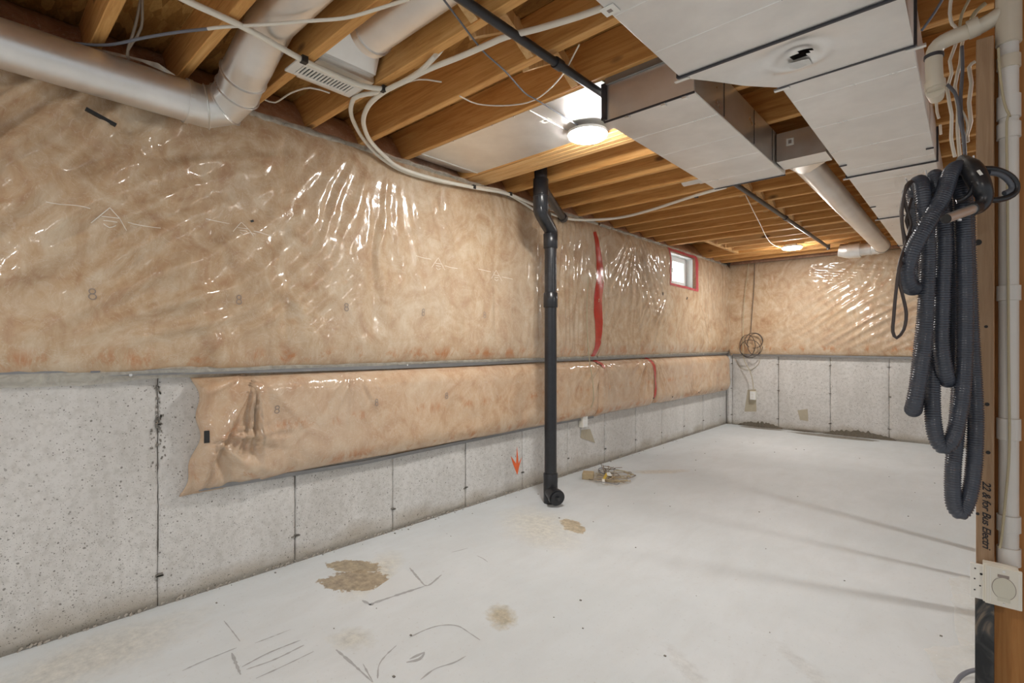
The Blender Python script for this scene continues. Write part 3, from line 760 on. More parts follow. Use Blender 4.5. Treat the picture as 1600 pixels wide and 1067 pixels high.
# reducer: bottom sheet dented and torn open
n = 36; mb = MB()
hx, hy = 2.215, 1.90
for i in range(n+1):
    for j in range(n+1):
        t = j/n; y = 1.754+t*(2.064-1.754); xl = XW+(XL-XW)*t; x = xl+(XR-xl)*i/n
        d = math.hypot((x-hx)/.075, (y-hy)/.05)
        z = ZT-.002+.030*math.exp(-((x-hx)/.10)**2-((y-hy+.04)/.06)**2)-.010*math.exp(-((d-1.0)/.35)**2)-.012*t*(1-i/n)*max(0, 1-2*abs(t-.6))
        mb.v.append((x, y, z))
for i in range(n):
    for j in range(n):
        x, y, _ = mb.v[i*(n+1)+j]
        if math.hypot((x-hx)/.032, (y-hy)/.013+((x-hx)/.06)) < 1: continue
        mb.f.append((i*(n+1)+j, (i+1)*(n+1)+j, (i+1)*(n+1)+j+1, i*(n+1)+j+1))
red = mb.put('reducer', 'galv', tr, smooth=True, label='tapered duct reducer with a dented torn hole'); 
MB().quad((XW, 1.754, ZT), (XL, 2.064, ZT), (XL, 2.064, H-.004), (XW, 1.754, H-.004)).put('reducer_side', 'galv_shiny', tr)
MB().quad((XR, 1.754, ZT), (XR, 2.064, ZT), (XR, 2.064, H-.004), (XR, 1.754, H-.004)).put('reducer_side', 'galv', tr)
MB().box((XW+.05, 1.76, H-.03), (XR-.01, 2.06, H-.026)).put('tear_shade_sheet', 'slot', tr)  # near-black sheet standing for the shade inside the torn duct
mb = MB()                                              # curled torn flap
fl_ = [(hx-.035, hy+.005), (hx-.015, hy+.012), (hx+.01, hy+.016), (hx+.028, hy+.022)]
for i, (x, y) in enumerate(fl_): mb.v += [(x, y, ZT-.004), (x+.006, y+.020, ZT-.016-.005*math.sin(i*2)), (x+.010, y+.034+.006*math.sin(i*3), ZT-.010)]
mb.f = [(3*i+k, 3*i+k+1, 3*i+k+4, 3*i+k+3) for i in range(3) for k in range(2)]
mb.put('torn_flap', 'pvc_white', tr)
for a, b_ in ((2.070, 3.445), (3.451, 4.748), (4.754, 6.18), (6.186, 7.46)): section(a, b_, XL, XL, 0, 0)
def cleat(y, xl, w_=.006):
    o = MB().box((xl-.004, y-w_/2, ZT-.006), (XR+.004, y+w_/2, ZT+.001)).box((XR, y-w_, ZT-.004), (XR+.008, y+w_, H-.01)).box((xl-.008, y-w_, ZT-.004), (xl, y+w_, H-.01)).put('drive_cleat', 'cleat', tr); return o
cleat(.40, XW, .008); cleat(1.751, XW, .008); cleat(2.067, XL, .008); cleat(3.448, XL, .009); cleat(4.751, XL, .009); cleat(6.183, XL, .009)
for y, x in ((1.751, XW), (2.067, XL), (2.067, XR), (3.448, XL), (.40, XW), (4.751, XL)):
    MB().box((x-.022, y+.004, ZT-.009), (x+.03, y+.02, ZT-.002)).put('cleat_tab', 'bead', tr)
for y, xr, xl in ((3.2, XL, XL+.035), (3.2, XR, XR-.03), (4.3, XL, XL+.035)): MB().box((min(xr, xl), y, ZT-.006), (max(xr, xl), y+.005, ZT)).put('cleat_end', 'cleat', tr)
for y, x0 in ((.75, XW), (1.05, XW), (1.30, XW), (1.55, XW), (2.234, XL), (2.573, XL), (2.957, XL), (3.312, XL), (3.62, XL), (4.0, XL), (4.4, XL), (5.1, XL), (5.5, XL), (5.9, XL)):
    MB().tube([(x0+.006, y, ZT+.0005), (XR-.006, y, ZT+.0005)], .0020, 6).put('stiffening_bead', 'bead', tr)
lp = at_z(953, 17, ZT-.004); tag_o = MB().box((lp.x-.022, lp.y-.020, ZT-.004), (lp.x+.022, lp.y+.020, ZT-.001)); tag_o.put('paper_label', 'label', tr)
MB().box((lp.x-.007, lp.y-.007, ZT-.0046), (lp.x+.007, lp.y+.007, ZT-.004)).put('label_logo', 'printgrey', tr)

br = thing('branch_duct', 'galvanised box duct branching down beside the ceiling lamp', 'duct', (1.67, 2.5, ZT))
BL, BR, B0, B1 = 1.469, 1.866, 1.896, 3.16
bx = MB().box((BL, B0, ZT), (BR, B1, H-.003)); bo = bevel(bx.put('duct_body', 'galv', br), .003, 1)
bo.data.materials.append(M['galv_shiny'])
for p in bo.data.polygons:
    if abs(p.normal.y) > .8 or p.normal.x > .8: p.material_index = 1
MB().box((BL-.010, B0-.012, ZT+.01), (BL+.012, B0+.01, H-.02)).put('corner_flange', 'cleat', br, label='dark grey standing corner flange')
MB().box((BL+.01, B0-.012, H-.028), (BR, B0-.002, H-.001)).put('top_flange', 'batten', br)
MB().box((BL, B0-.006, ZT-.003), (BR, B0, ZT+.004)).put('drive_cleat', 'cleat', br)
MB().box((BL, B1-.004, ZT-.004), (BR, B1+.004, ZT+.002)).put('drive_cleat', 'cleat', br)
for x in (BL+.10, BL+.26, BR-.05): MB().box((x, B0-.004, ZT-.010), (x+.018, B0+.016, ZT-.002)).put('cleat_tab', 'bead', br)
for y in (2.14, 2.42, 2.70, 2.99): MB().tube([(BL+.004, y, ZT+.0005), (BR-.004, y, ZT+.0005)], .0020, 6).put('stiffening_bead', 'bead', br)
for y in (2.2, 2.6, 2.9): MB().box((BR, y, ZT+.01), (BR+.002, y+.004, H-.01)).put('side_seam', 'cleat', br)
# take-off box and round run to the back wall
ro = thing('round_duct', 'round galvanised duct with square starter box beside the trunk duct', 'duct', (1.93, 4.6, 2.2))
MB().box((1.872, 2.96, 2.125), (2.10, 3.12, H-.02)).put('starter_box', 'galv_shiny', ro)
MB().box((1.92, 2.957, 2.20), (1.955, 2.9595, 2.235)).put('paper_label', 'label', ro)
MB().box((1.930, 2.956, 2.208), (1.945, 2.957, 2.227)).put('label_print', 'printgrey', ro)
mb = MB(); n = 24; ring = []
c1 = (1.935, 3.30, 2.205); R_ = .070
for j in range(n):
    g = 2*PI*(j+.5)/n; cx, cz = math.cos(g), math.sin(g); s_ = 1/max(abs(cx), abs(cz))
    mb.v.append((1.986+cx*s_*.112, 3.12, 2.198+cz*s_*.074)); 
for j in range(n):
    g = 2*PI*(j+.5)/n; mb.v.append((c1[0]+R_*math.cos(g), c1[1], c1[2]+R_*math.sin(g)))
mb.f = [(j, (j+1) % n, n+(j+1) % n, n+j) for j in range(n)]
autosmooth(mb.put('square_to_round', 'galv_shiny', ro), 30)
for a, b_ in ((3.30, 4.95), (4.95, 6.66)):
    o = MB().tube([(1.935, a, 2.205), (1.935, a+.04, 2.205), (1.935, b_, 2.205)], [R_, R_, R_+.002], 32, caps=False).put('round_pipe', 'galv', ro); autosmooth(o)
rs, pts = [], []
for k in range(13):
    g = k/12*PI/2; pts.append((1.935-.11+.11*math.cos(g), 6.66+.11*math.sin(g), 2.205))
    rs.append(R_+(.006 if k % 4 == 0 else 0))
autosmooth(MB().tube(pts, rs, 28, caps=False).put('elbow', 'galv', ro), 60)
autosmooth(MB().tube([(1.825, 6.77, 2.205), (1.73, 6.77, 2.205), (1.73, 6.77, 2.205), (1.62, 6.77, 2.205), (1.60, 6.77, 2.205), (1.53, 6.77, 2.22)], [R_, R_, .088, .088, .080, .07], 28).put('collar', 'galv', ro), 40)
# round collar seen in the joist bay left of the branch
rc = thing('duct_collar', 'short galvanised duct end poking out of a joist bay left of the box duct', 'duct', (1.15, 3.6, H+.08))
autosmooth(MB().tube([(1.08, 3.60, H+.085), (1.20, 3.60, H+.085)], .070, 28).put('pipe_end', 'galv', rc)); autosmooth(MB().tube([(1.20, 3.60, H+.085), (1.206, 3.60, H+.085), (1.5, 3.60, H+.09)], [.076, .076, .072], 28).put('crimped_pipe', 'galv', rc))
# far left round duct
ld = thing('round_duct', 'large round galvanised duct along the left wall turning up into a joist bay', 'duct', (.2, .3, 2.17))
X_, Z_, r_ = .20, 2.175, .082
autosmooth(MB().tube([(X_, -2.4, Z_), (X_, .66, Z_)], r_, 36, caps=False).put('round_pipe', 'galv', ld))
pts = [(X_, .66, Z_)]; rr = [r_+.004]
cx_, cz_ = X_, Z_
el = [Vector(p) for p in ((X_, .66, Z_), (X_, .735, Z_), (X_+.035, .800, Z_+.022), (X_+.115, .822, Z_+.062), (X_+.20, .815, Z_+.098), (X_+.285, .815, Z_+.128))]
elb = autosmooth(MB().tube(el, [r_+.004]*6, 40, caps=False).put('elbow', 'galv_shiny', ld, label='shiny gored elbow of the duct'), 12)
for k in range(1, 5):
    t_ = (el[k+1]-el[k-1]).normalized(); autosmooth(MB().tube([el[k]-t_*.004, el[k], el[k]+t_*.004], [r_+.005, r_+.011, r_+.005], 40).put('gore_seam', 'bead', elb))
MB().tube([(X_, .655, Z_), (X_, .672, Z_)], r_+.007, 36).put('crimp_band', 'galv_shiny', ld)
autosmooth(MB().tube([(X_+.275, .815, Z_+.124), (X_+.36, .815, Z_+.160), (X_+.5, .815, H+.088), (3.2, .815, H+.094)], [r_+.004, r_+.002, r_, r_], 36, caps=False).put('bay_pipe', 'galv', ld))
MB().tube([(1.05, .815, H+.092), (1.06, .815, H+.123)], r_+.004, 36).put('crimp_band', 'cleat', ld)
# second bay duct ending in the register boot
bd = thing('round_duct', 'round galvanised duct in the joist bay feeding the white register', 'duct', (.9, 1.118, H+.1))
autosmooth(MB().tube([(.86, 1.118, H+.094), (.90, 1.118, H+.094), (3.2, 1.118, H+.096)], [.088, .082, .082], 36).put('bay_pipe', 'galv', bd))
MB().tube([(.885, 1.118, H+.094), (.897, 1.118, H+.094)], .090, 36).put('crimp_band', 'galv_shiny', bd)
MB().hexa([(.50, .995, H+.03), (.72, .995, H+.03), (.72, 1.24, H+.03), (.50, 1.24, H+.03), (.62, 1.06, H+.165), (.86, 1.04, H+.17), (.86, 1.2, H+.17), (.62, 1.18, H+.165)]).put('register_boot', 'galv_shiny', bd)
MB().box((.50, .99, H+.004), (.70, 1.245, H+.03)).put('boot_rim', 'galv_shiny', bd)
# the register: white grille set across the bay
rg = thing('floor_register', 'white slotted register grille hung under the joist bay', 'grille', (.59, 1.08, H-.012))
gx0, gx1, gy0, gy1 = .535, .650, .925, 1.225
bevel(MB().box((gx0, gy0, H-.010), (gx1, gy0+.035, H-.001)).box((gx0, gy1-.035, H-.010), (gx1, gy1, H-.001)).box((gx0, gy0+.035, H-.010), (gx0+.024, gy1-.035, H-.001)).box((gx1-.024, gy0+.035, H-.010), (gx1, gy1-.035, H-.001)).put('frame', 'white', rg), .002)
MB().box((gx0+.01, gy0+.02, H-.001), (gx1-.01, gy1-.02, H+.003)).put('slot_shade_plate', 'slot', rg)  # near-black plate painted in for the shade behind the slats
k = 15
for i in range(k):
    y = gy0+.035+(gy1-gy0-.07)*(i+.5)/k
    MB().box((gx0+.024, y-.0048, H-.009), (gx1-.024, y+.0030, H-.0045)).put('slat', 'white', rg)
# return-air pan between two joists
pn = thing('return_pan', 'flat galvanised sheet panning the joist bay above the ceiling lamp', 'duct', (.8, 2.12, H))
bevel(MB().box((.20, 1.886, H-.0035), (1.462, 2.350, H-.0005)).put('sheet', 'galv', pn), .001, 1)
MB().hexa([(.06, 1.90, H+.03), (.20, 1.90, H-.004), (.20, 2.34, H-.004), (.06, 2.34, H+.03), (.06, 1.90, H+.032), (.20, 1.90, H-.002), (.20, 2.34, H-.002), (.06, 2.34, H+.032)]).put('end_flap', 'galv_shiny', pn)
MB().tube([(1.05, 1.89, H-.004), (1.05, 2.345, H-.004)], .0035, 6).put('fold_seam', 'bead', pn)
MB().tube([(.21, 1.89, H-.004), (.21, 2.345, H-.004)], .0035, 6).put('fold_seam', 'bead', pn)
p = at_z(853, 189, H-.005); MB().box((p.x-.028, p.y-.02, H-.0045), (p.x+.028, p.y+.02, H-.0037)).put('paper_label', 'label', pn)
MB().box((p.x-.012, p.y-.008, H-.0051), (p.x+.012, p.y+.008, H-.0046)).put('label_print', 'printgrey', pn)
for x in (.5, .8, .95, 1.2): MB().tube([(x, 1.884, H-.009), (x, 1.884, H-.003)], .004, 8).put('screw', 'galv', pn)

# ------------------------------------------------------------------ ceiling lamps
LL = ['round white LED ceiling lamp near the black pipe, on the timber beam', 'round white LED ceiling lamp near the back wall']
for i, (x, y) in enumerate(LAMP_POS):
    zb = 2.292
    t = thing('ceiling_lamp', LL[i] if i < 2 else ('round white ceiling lamp behind the viewpoint, nearest the left wall', 'round white ceiling lamp behind the viewpoint, farthest back on the right', 'round white ceiling lamp behind the stud wall to the right')[i-2], 'lamp', (x, y, zb), 'basement ceiling lamps')
    lc = thing  # keep name short
    y_ = y
    MB().box((x-.055, y_-.055, zb-.018), (x+.055, y_+.055, zb)).put('mounting_box', 'galv', t)
    o = MB().tube([(x, y_, zb-.018), (x, y_, zb-.020), (x, y_, zb-.034), (x, y_, zb-.036)], [.09, .104, .104, .098], 40).put('housing', 'white', t); autosmooth(o, 30)
    o = MB().tube([(x, y_, zb-.036), (x, y_, zb-.045), (x, y_, zb-.052), (x, y_, zb-.055)], [.098, .098, .085, .05], 40).put('diffuser', 'lamp', t); autosmooth(o, 60)
bk = MB().bar((1.03, 2.30, H+.0), (1.25, 2.16, H-.0), .05, .004); 
tag(bk.put('lamp_bracket', 'galv', origin=(1.14, 2.22, H)), 'thin metal hanger plate above the nearer ceiling lamp', 'bracket')

# ------------------------------------------------------------------ black drain stack
st = thing('drain_pipe', 'black plastic drain pipe standing from floor to joists', 'pipe', (.37, 2.93, 0))
px_, py_ = .37, 2.93
U = at_y(845, 300, 2.745)                              # offset upper axis
autosmooth(MB().tube([(px_, py_, .20), (px_, py_, 1.93)], .0445, 28).put('lower_pipe', 'abs', st))
def hub(name, z0_, z1_, x=px_, y=py_, r1=.052): return autosmooth(MB().tube([(x, y, z0_), (x, y, z0_+.004), (x, y, z1_-.004), (x, y, z1_)], [r1-.004, r1, r1, r1-.004], 28).put(name, 'abs', st), 60)
hub('coupling', 1.42, 1.53); hub('coupling', 1.85, 1.96)
autosmooth(MB().tube(crom([(px_, py_, 1.93), (px_, py_, 1.98), ((px_+U.x)/2, (py_+U.y)/2, 2.025), (U.x, U.y, 2.07), (U.x, U.y, 2.12)], .01), .048, 28).put('offset_bend', 'abs', st))
autosmooth(MB().tube([(U.x, U.y, 2.08), (U.x, U.y, H+.22)], .0445, 28).put('upper_pipe', 'abs', st))
hub('coupling', 2.07, 2.30, U.x, U.y, .053); hub('coupling', 2.17, 2.185, U.x, U.y, .056)
autosmooth(MB().tube(crom([(U.x, U.y, 2.10), (U.x-.03, U.y+.08, 2.07), (U.x-.06, U.y+.13, 2.08)], .01), .04, 20).put('wye_branch', 'abs', st))
autosmooth(MB().tube([(U.x, U.y+.02, 2.25), (.13, 3.40, 2.205)], .030, 20).put('branch_pipe', 'abs', st))
autosmooth(MB().tube([(.14, 3.38, 2.207), (.12, 3.43, 2.203)], .036, 20).put('branch_hub', 'abs', st))
autosmooth(MB().tube([(px_, py_, .15), (px_, py_, .21), (px_, py_, .215)], [.053, .053, .050], 28).put('coupling', 'abs', st))
autosmooth(MB().tube([(px_, py_, 0), (px_, py_, .155)], .052, 28).put('cleanout_tee', 'abs', st))
cdv = Vector((.75, -.45, -.12)).normalized(); c0 = Vector((px_, py_, .085))
autosmooth(MB().tube([c0, c0+cdv*.095, c0+cdv*.096, c0+cdv*.125], [.050, .050, .058, .058], 28).put('cleanout_hub', 'abs', st), 40)
autosmooth(MB().tube([c0+cdv*.1255, c0+cdv*.134], .048, 28).put('cleanout_cap', 'abs', st), 40)
MB().box(c0+cdv*.14-Vector((.012, .012, .012)), c0+cdv*.14+Vector((.012, .012, .012))).put('cap_nut', 'abs', st)
# gas pipe
gp = thing('gas_pipe', 'thin black iron gas pipe strapped along under the joists', 'pipe', (1.43, 3, 2.27))
GX, GZ = 1.425, 2.268
autosmooth(MB().tube([(GX, -2, GZ), (GX, 1.5, GZ), (GX+.0, 6.75, GZ)], .0165, 16).put('pipe_run', 'blackiron', gp))
for y in (4.95, 1.62): MB().tube([(GX, y-.02, GZ), (GX, y+.02, GZ)], .022, 16).put('pipe_coupling', 'blackiron', gp)
MB().tube([(GX, 6.75, GZ-.03), (GX, 6.75, H+.03)], .018, 14).put('pipe_tee', 'blackiron', gp)
autosmooth(MB().tube(crom([(GX, 3.2, GZ), (GX-.03, 3.30, GZ+.005), (GX-.05, 3.15, GZ)], .02), .012, 12).put('bent_stub', 'blackiron', gp))

# ------------------------------------------------------------------ cables under the joists
ZC = H-.016
def cz(*pp, z=ZC): return [at_z(x, y, z) for x, y in pp]
def cable(name, pts, r, mat, label, straps=(), **k):
    t = thing(name, label, 'cable', pts[len(pts)//2]); tubeobj('sheath', pts, r, mat, t, seg=10, step=.03)
    for x, y, z in straps:
        p = Vector((x, y, z)); MB().box(p-Vector((.012, .012, .014)), p+Vector((.012, .012, .012))).put('cable_tie', 'strap', t)
    return t
cable('white_pipe', cz((205, -45), (290, 0), (380, 42), (470, 92), (520, 116), (565, 134), (598, 139)), .0115, 'cable', 'thick white plastic pipe crossing over the register grille', [tuple(at_z(475, 93, ZC)), tuple(at_z(600, 139, ZC))])
wa = [at_x(x, y, .12) for x, y in ((735, 290), (780, 300), (840, 325))]
cable('white_pipe', cz((942, 12), (900, 27), (840, 45), (792, 57), (766, 68), (720, 88), (670, 108), (630, 128), (602, 142), (578, 162), (568, 185), (571, 205), (580, 222), z=ZC-.004)+[at_x(x, y, .13) for x, y in ((600, 243), (625, 262), (680, 280), (740, 293), (790, 302), (830, 318), (862, 334), (900, 343))]+cz((960, 341), (1010, 330), (1085, 306), (1135, 292)), .0115, 'cable', 'long white plastic pipe looping down to the wall top and across the far joists', [tuple(at_x(740, 292, .13)), tuple(at_x(907, 343, .13)), tuple(at_z(1088, 306, ZC)), tuple(at_x(797, 303, .13))])
cable('white_pipe', [at_z(703, 58, H+.12), at_z(692, 74, H+.05)]+cz((678, 90), (655, 112), (625, 130), (600, 142), (560, 150), (550, 160), (549, 180), (560, 205), (574, 225), z=ZC+.003)+[at_x(x, y, .10) for x, y in ((596, 247), (632, 268), (690, 284), (740, 292), (785, 299), (830, 325), (860, 345))], .0105, 'cable', 'second white plastic pipe dropping from a hole in a joist to the wall top', [tuple(at_x(578, 222, .11))])
cable('coax_cable', cz((-40, 38), (0, 45), (70, 60), (120, 68), (170, 70), (230, 58), (280, 50), (325, 45)), .0055, 'cable_grey', 'dark cable sagging across the far left joist bays')
cable('coax_cable', cz((325, 45), (350, 42), (420, 38), (480, 33), (540, 28), (590, 14), (640, -2)), .0060, 'cable', 'pale cable joined to the dark cable at far left')
cable('thin_wire', cz((690, -5), (720, 35), (745, 68), (760, 85), (790, 112), (820, 145), (842, 158), (905, 197), z=H-.012), .0035, 'cable_grey', 'thin grey wire running down to the nearer ceiling lamp')
cable('thin_wire', cz((718, 150), (745, 162), (785, 165), (825, 160), (852, 145), (880, 115), (905, 70), z=H-.01), .0032, 'cable', 'thin pale wire sagging in a wide curve near the lamp')
cable('thin_wire', cz((412, 155), (430, 160), (455, 145), (485, 137), (515, 145), z=H+.02), .0040, 'cable', 'short pale wire curling below the register grille')
cable('thin_wire', cz((545, 150), (590, 148), (620, 135), (655, 124), (690, 128), z=H+.01), .0035, 'cable', 'short pale wire under the joist right of the register grille')
cable('thin_wire', cz((1165, 305), (1185, 345), (1205, 380), (1235, 392), z=H-.008), .0035, 'cable', 'thin pale wire across the far joists toward the far lamp')
# wires in the far left bay with a torn scrap of poly
bw_ = thing('wire_bundle', 'brown wires with torn poly hanging in the far left joist bay', 'wires', (.3, .5, H))
for dx in (0, .018):
    tubeobj('wire', [(.50+dx, .47, H+.21), (.42+dx, .46, H+.12), (.33, .46+dx, H+.05), (.26, .45, H-.02), (.22, .46, 2.26)], .005, 'copper', bw_)
mb = MB()
for i, (a, b_) in enumerate(((.36, .40), (.41, .50), (.48, .57), (.55, .60))):
    mb.v += [(.16+.03*i, a, 2.285-.005*i), (.20+.03*i, b_, 2.262-.012*i*(i > 1))]
mb.f = [(2*i, 2*i+1, 2*i+3, 2*i+2) for i in range(3)]
mb.put('poly_scrap', 'poly', bw_)

# ------------------------------------------------------------------ wall outlets and their cables
def outlet(loc, axis, label):
    x, y, z = loc; t = thing('wall_outlet', label, 'outlet', loc)
    if axis == 'x':
        bevel(MB().box((0.002, y-.038, z-.06), (.045, y+.038, z+.06)).put('outlet_box', 'ivory', t), .004)
        bevel(MB().box((.0452, y-.035, z-.057), (.052, y+.035, z+.057)).put('cover_plate', 'outlet', t), .002)
        for dz in (-.02, .02): MB().tube([(.0522, y, z+dz), (.054, y, z+dz)], .016, 16).put('receptacle', 'white', t)
    else:
        bevel(MB().box((x-.038, YB-.045, z-.06), (x+.038, YB-.003, z+.06)).put('outlet_box', 'ivory', t), .004)
        bevel(MB().box((x-.035, YB-.052, z-.057), (x+.035, YB-.0452, z+.057)).put('cover_plate', 'outlet', t), .002)
        for dz in (-.02, .02): MB().tube([(x, YB-.054, z+dz), (x, YB-.0522, z+dz)], .016, 16).put('receptacle', 'white', t)
    return t
p = at_x(914, 657, .045); outlet((0.0, p.y, p.z), 'x', 'white outlet box on left concrete wall under the blanket edge')
p2 = at_y(1176, 618, YB-.045); outlet((p2.x, YB, p2.z), 'y', 'white outlet box on back wall below the coiled cable')
p3 = at_y(1491, 638, YB-.045); outlet((p3.x, YB, p3.z), 'y', 'white outlet box on back wall seen through the hose loops')
q = [at_x(x, y, .13) for x, y in ((907, 420), (905, 470), (909, 520), (913, 558), (916, 600), (914, 640))]
oc1 = tubeobj('outlet_cable', [(.118, 3.80, 1.75), (.116, 3.78, 1.5), (.110, 3.80, 1.2), (.105, 3.84, 1.0), (.120, 3.87, .8), (.115, 3.875, .62), (.03, 3.875, .52)], .004, 'cable_tan')
tag(oc1, 'thin tan cable down the lower blanket to the left wall outlet', 'cable')
cb = thing('outlet_cable', 'tan cable hanging down the back wall to the outlet box', 'cable', (.42, YB-.09, 1.2))
tubeobj('sheath', [at_y(x, y, YB-.10) for x, y in ((1170, 412), (1163, 470), (1161, 530), (1162, 560), (1172, 580), (1176, 596), (1177, 608))], .0045, 'cable_tan', cb)
cb = thing('coiled_cable', 'dark cable hanging from the ceiling into loose coils on the back wall', 'cable', (.42, YB-.1, 1.1))
tubeobj('sheath', [at_y(x, y, YB-.095) for x, y in ((1179, 412), (1178, 450), (1175, 490), (1173, 520))], .0042, 'cable_dark', cb)
for cx_, cy_, rx, ry, ph in ((1180, 538, 12, 17, .2), (1172, 545, 16, 14, 1.0), (1178, 532, 14, 12, 2.1), (1168, 540, 12, 17, 2.8)):
    tubeobj('coil_turn', [at_y(cx_+rx*math.cos(t+ph), cy_+ry*math.sin(t+ph), YB-.10-.003*t) for t in np.linspace(0, 5.9, 14)], .0042, 'cable_dark', cb)
oc2 = tubeobj('outlet_cable', [at_y(x, y, YB-.01) for x, y in ((1150, 562), (1158, 574), (1172, 578), (1184, 570), (1188, 560))], .003, 'cable_tan')
tag(oc2, 'slack loop of tan cable against the back wall concrete', 'cable')

# ------------------------------------------------------------------ debris by the drain pipe
hp = Vector((.33, 3.78, 0))
rnd = random.Random(3)
blk = MB().box((.155, 3.62, 0), (.25, 3.72, .055), Matrix.Rotation(.5, 3, 'Z')); tag(bevel(blk.put('wood_block', 'scrap', origin=(.2, 3.67, 0)), .006), 'small tan wood offcut on the floor by the wall', 'offcut')
wc = thing('wire_scraps', 'tangle of old wire offcuts on the floor behind the drain pipe', 'wires', tuple(hp))
for k in range(16):
    c_ = hp+Vector((rnd.uniform(-.12, .16), rnd.uniform(-.13, .20), 0)); R1 = rnd.uniform(.04, .11); a0 = rnd.random()*6; sp = rnd.uniform(2, 5)
    pts = [(c_.x+R1*math.cos(a0+t)*1.1, c_.y+R1*math.sin(a0+t), .006+.018*abs(math.sin(t*1.3+k))) for t in np.linspace(0, sp, 9)]
    tubeobj('wire_offcut', pts, rnd.uniform(.0025, .0045), rnd.choice(['copper', 'cable_tan', 'cable_grey', 'copper', 'scrap']), wc, seg=6)
for k in range(10):
    c_ = hp+Vector((rnd.uniform(-.20, .0), rnd.uniform(.0, .25), 0)); 
    tubeobj('wire_offcut', [c_+Vector((0, 0, .01)), c_+Vector((rnd.uniform(-.04, .04), rnd.uniform(-.04, .04), .04)), c_+Vector((rnd.uniform(-.07, .07), rnd.uniform(-.07, .07), rnd.uniform(.03, .09)))], .003, 'copper', wc, seg=6)
tag(bevel(MB().bar((.36, 3.66, .012), (.31, 3.80, .035), .022, .014).put('yellow_tag', 'yellow', origin=(.33, 3.73, 0)), .002), 'yellow plastic cable piece in the wire tangle', 'offcut')
tag(MB().bar((.40, 3.60, .010), (.36, 3.66, .022), .022, .010).put('paper_scrap', 'label', origin=(.38, 3.63, 0)), 'white scrap at the left of the wire tangle', 'scrap')
tag(MB().hexa([(.33, 3.76, .03), (.37, 3.77, .03), (.36, 3.80, .03), (.33, 3.80, .03), (.33, 3.765, .055), (.345, 3.77, .058), (.345, 3.79, .055), (.335, 3.79, .055)]).put('paper_scrap', 'label', origin=(.35, 3.78, .03)), 'white paper crumple on top of the yellow piece', 'scrap')

# ------------------------------------------------------------------ stud, board, vacuum tubing on the right
sx0, sx1 = 2.655, 2.690
sd_ = thing('wall_stud', 'upright timber stud at right with handwriting, holding the vacuum hose', 'stud', (2.672, 1.92, 0))
bevel(MB().box((sx0, 1.88, 0), (sx1, 1.969, 1.985)).put('stud_body', 'stud', sd_), .003, 2)
bevel(MB().box((sx0-.0022, 1.8772, .002), (sx1+.001, 1.970, .50)).put('foot_wrap', 'wrap', sd_, label='black streaked wrap round the stud foot'), .001, 1)
cu = bpy.data.curves.new('txt', 'FONT'); cu.body = '22 & for Bus Electri'; cu.size = .030; cu.shear = .35; cu.space_character = .92; cu.extrude = .0002; cu.offset = .0004
to = bpy.data.objects.new('txt', cu); COL.objects.link(to)
bpy.context.view_layer.update()
tm = bpy.data.meshes.new_from_object(to); bpy.data.objects.remove(to)
xsz = [v_.co.x for v_ in tm.vertices]; k = .185/(max(xsz)-min(xsz))
tm.transform(Matrix.Translation((2.668, 1.8788, .782)) @ Matrix.Rotation(PI/2, 4, 'X') @ Matrix.Rotation(-PI/2, 4, 'Z') @ Matrix.Diagonal((k, k*.95, 1, 1)))
tm.materials.clear(); link('handwriting', tm, 'ink', sd_, label='black marker handwriting running down the stud')
for z, xo, s_ in ((1.43, .004, .008), (.99, .022, .005), (.86, .024, .005), (.69, .003, .004), (1.2, .02, .004)):
    MB().tube([(sx0+xo, 1.8795, z), (sx0+xo, 1.8785, z)], s_, 10).put('knot', 'slot', sd_)
sw = thing('stud_wall', 'open timber stud wall standing behind the handwritten stud', 'stud wall', (2.745, 3.4, 0))
for y in (2.95, 3.36, 3.80): bevel(MB().box((2.70, y, .038), (2.789, y+.038, H-.038)).put('stud', 'stud', sw), .003, 1)
for z in (0, H-.038): bevel(MB().box((2.70, 2.80, z), (2.789, 4.3, z+.038)).put('plate', 'stud', sw), .003, 1)
bd_ = MB().box((2.693, 1.955, 0), (3.45, 1.974, H+.22)); tag(bd_.put('wood_board', 'board', origin=(3.07, 1.96, 0)), 'wide orange brown board behind the vacuum pipe at far right', 'board')
YP = 1.915
vp = thing('vacuum_pipe', 'cream plastic vacuum pipe rising beside the stud with a tee and side arm', 'pipe', (2.722, YP, 1.2))
V0 = at_y(1576, 880, YP)
VXp = V0.x; RP = .0205
autosmooth(MB().tube([(VXp, YP, .60), (VXp, YP, H+.2)], RP, 28).put('riser', 'pvc_white', vp))
for py, ph_ in ((458, 12), (670, 17), (817, 13), (868, 14), (168, 18), (98, 10), (205, 12)):
    a = at_y(1576, py+ph_, YP).z; b_ = at_y(1576, py-ph_, YP).z
    autosmooth(MB().tube([(VXp, YP, a), (VXp, YP, a+.001), (VXp, YP, b_-.001), (VXp, YP, b_)], [RP+.001, RP+.004, RP+.004, RP+.001], 28).put('coupling', 'pvc_white' if py != 98 else 'pvc', vp))
za = at_y(1576, 70, YP).z
autosmooth(MB().tube([(VXp, YP, za), (VXp, YP, za+.002), (VXp, YP, 2.20), (VXp, YP, 2.202)], [RP, RP+.006, RP+.006, RP], 28).put('tee', 'pvc', vp))
arm = [at_y(x, y, YP) for x, y in ((1572, 15), (1556, 27), (1530, 42), (1505, 52), (1482, 61), (1467, 70), (1460, 82), (1459, 98), (1460, 120), (1462, 142))]
autosmooth(MB().tube(crom(arm, .01), RP, 28).put('side_arm', 'pvc', vp))
autosmooth(MB().tube([at_y(1530, 40, YP), at_y(1512, 48, YP)], RP+.005, 28).put('coupling', 'pvc', vp))
autosmooth(MB().tube([at_y(1460.5, 128, YP), at_y(1461.5, 138, YP)], RP+.004, 28).put('coupling', 'pvc', vp))
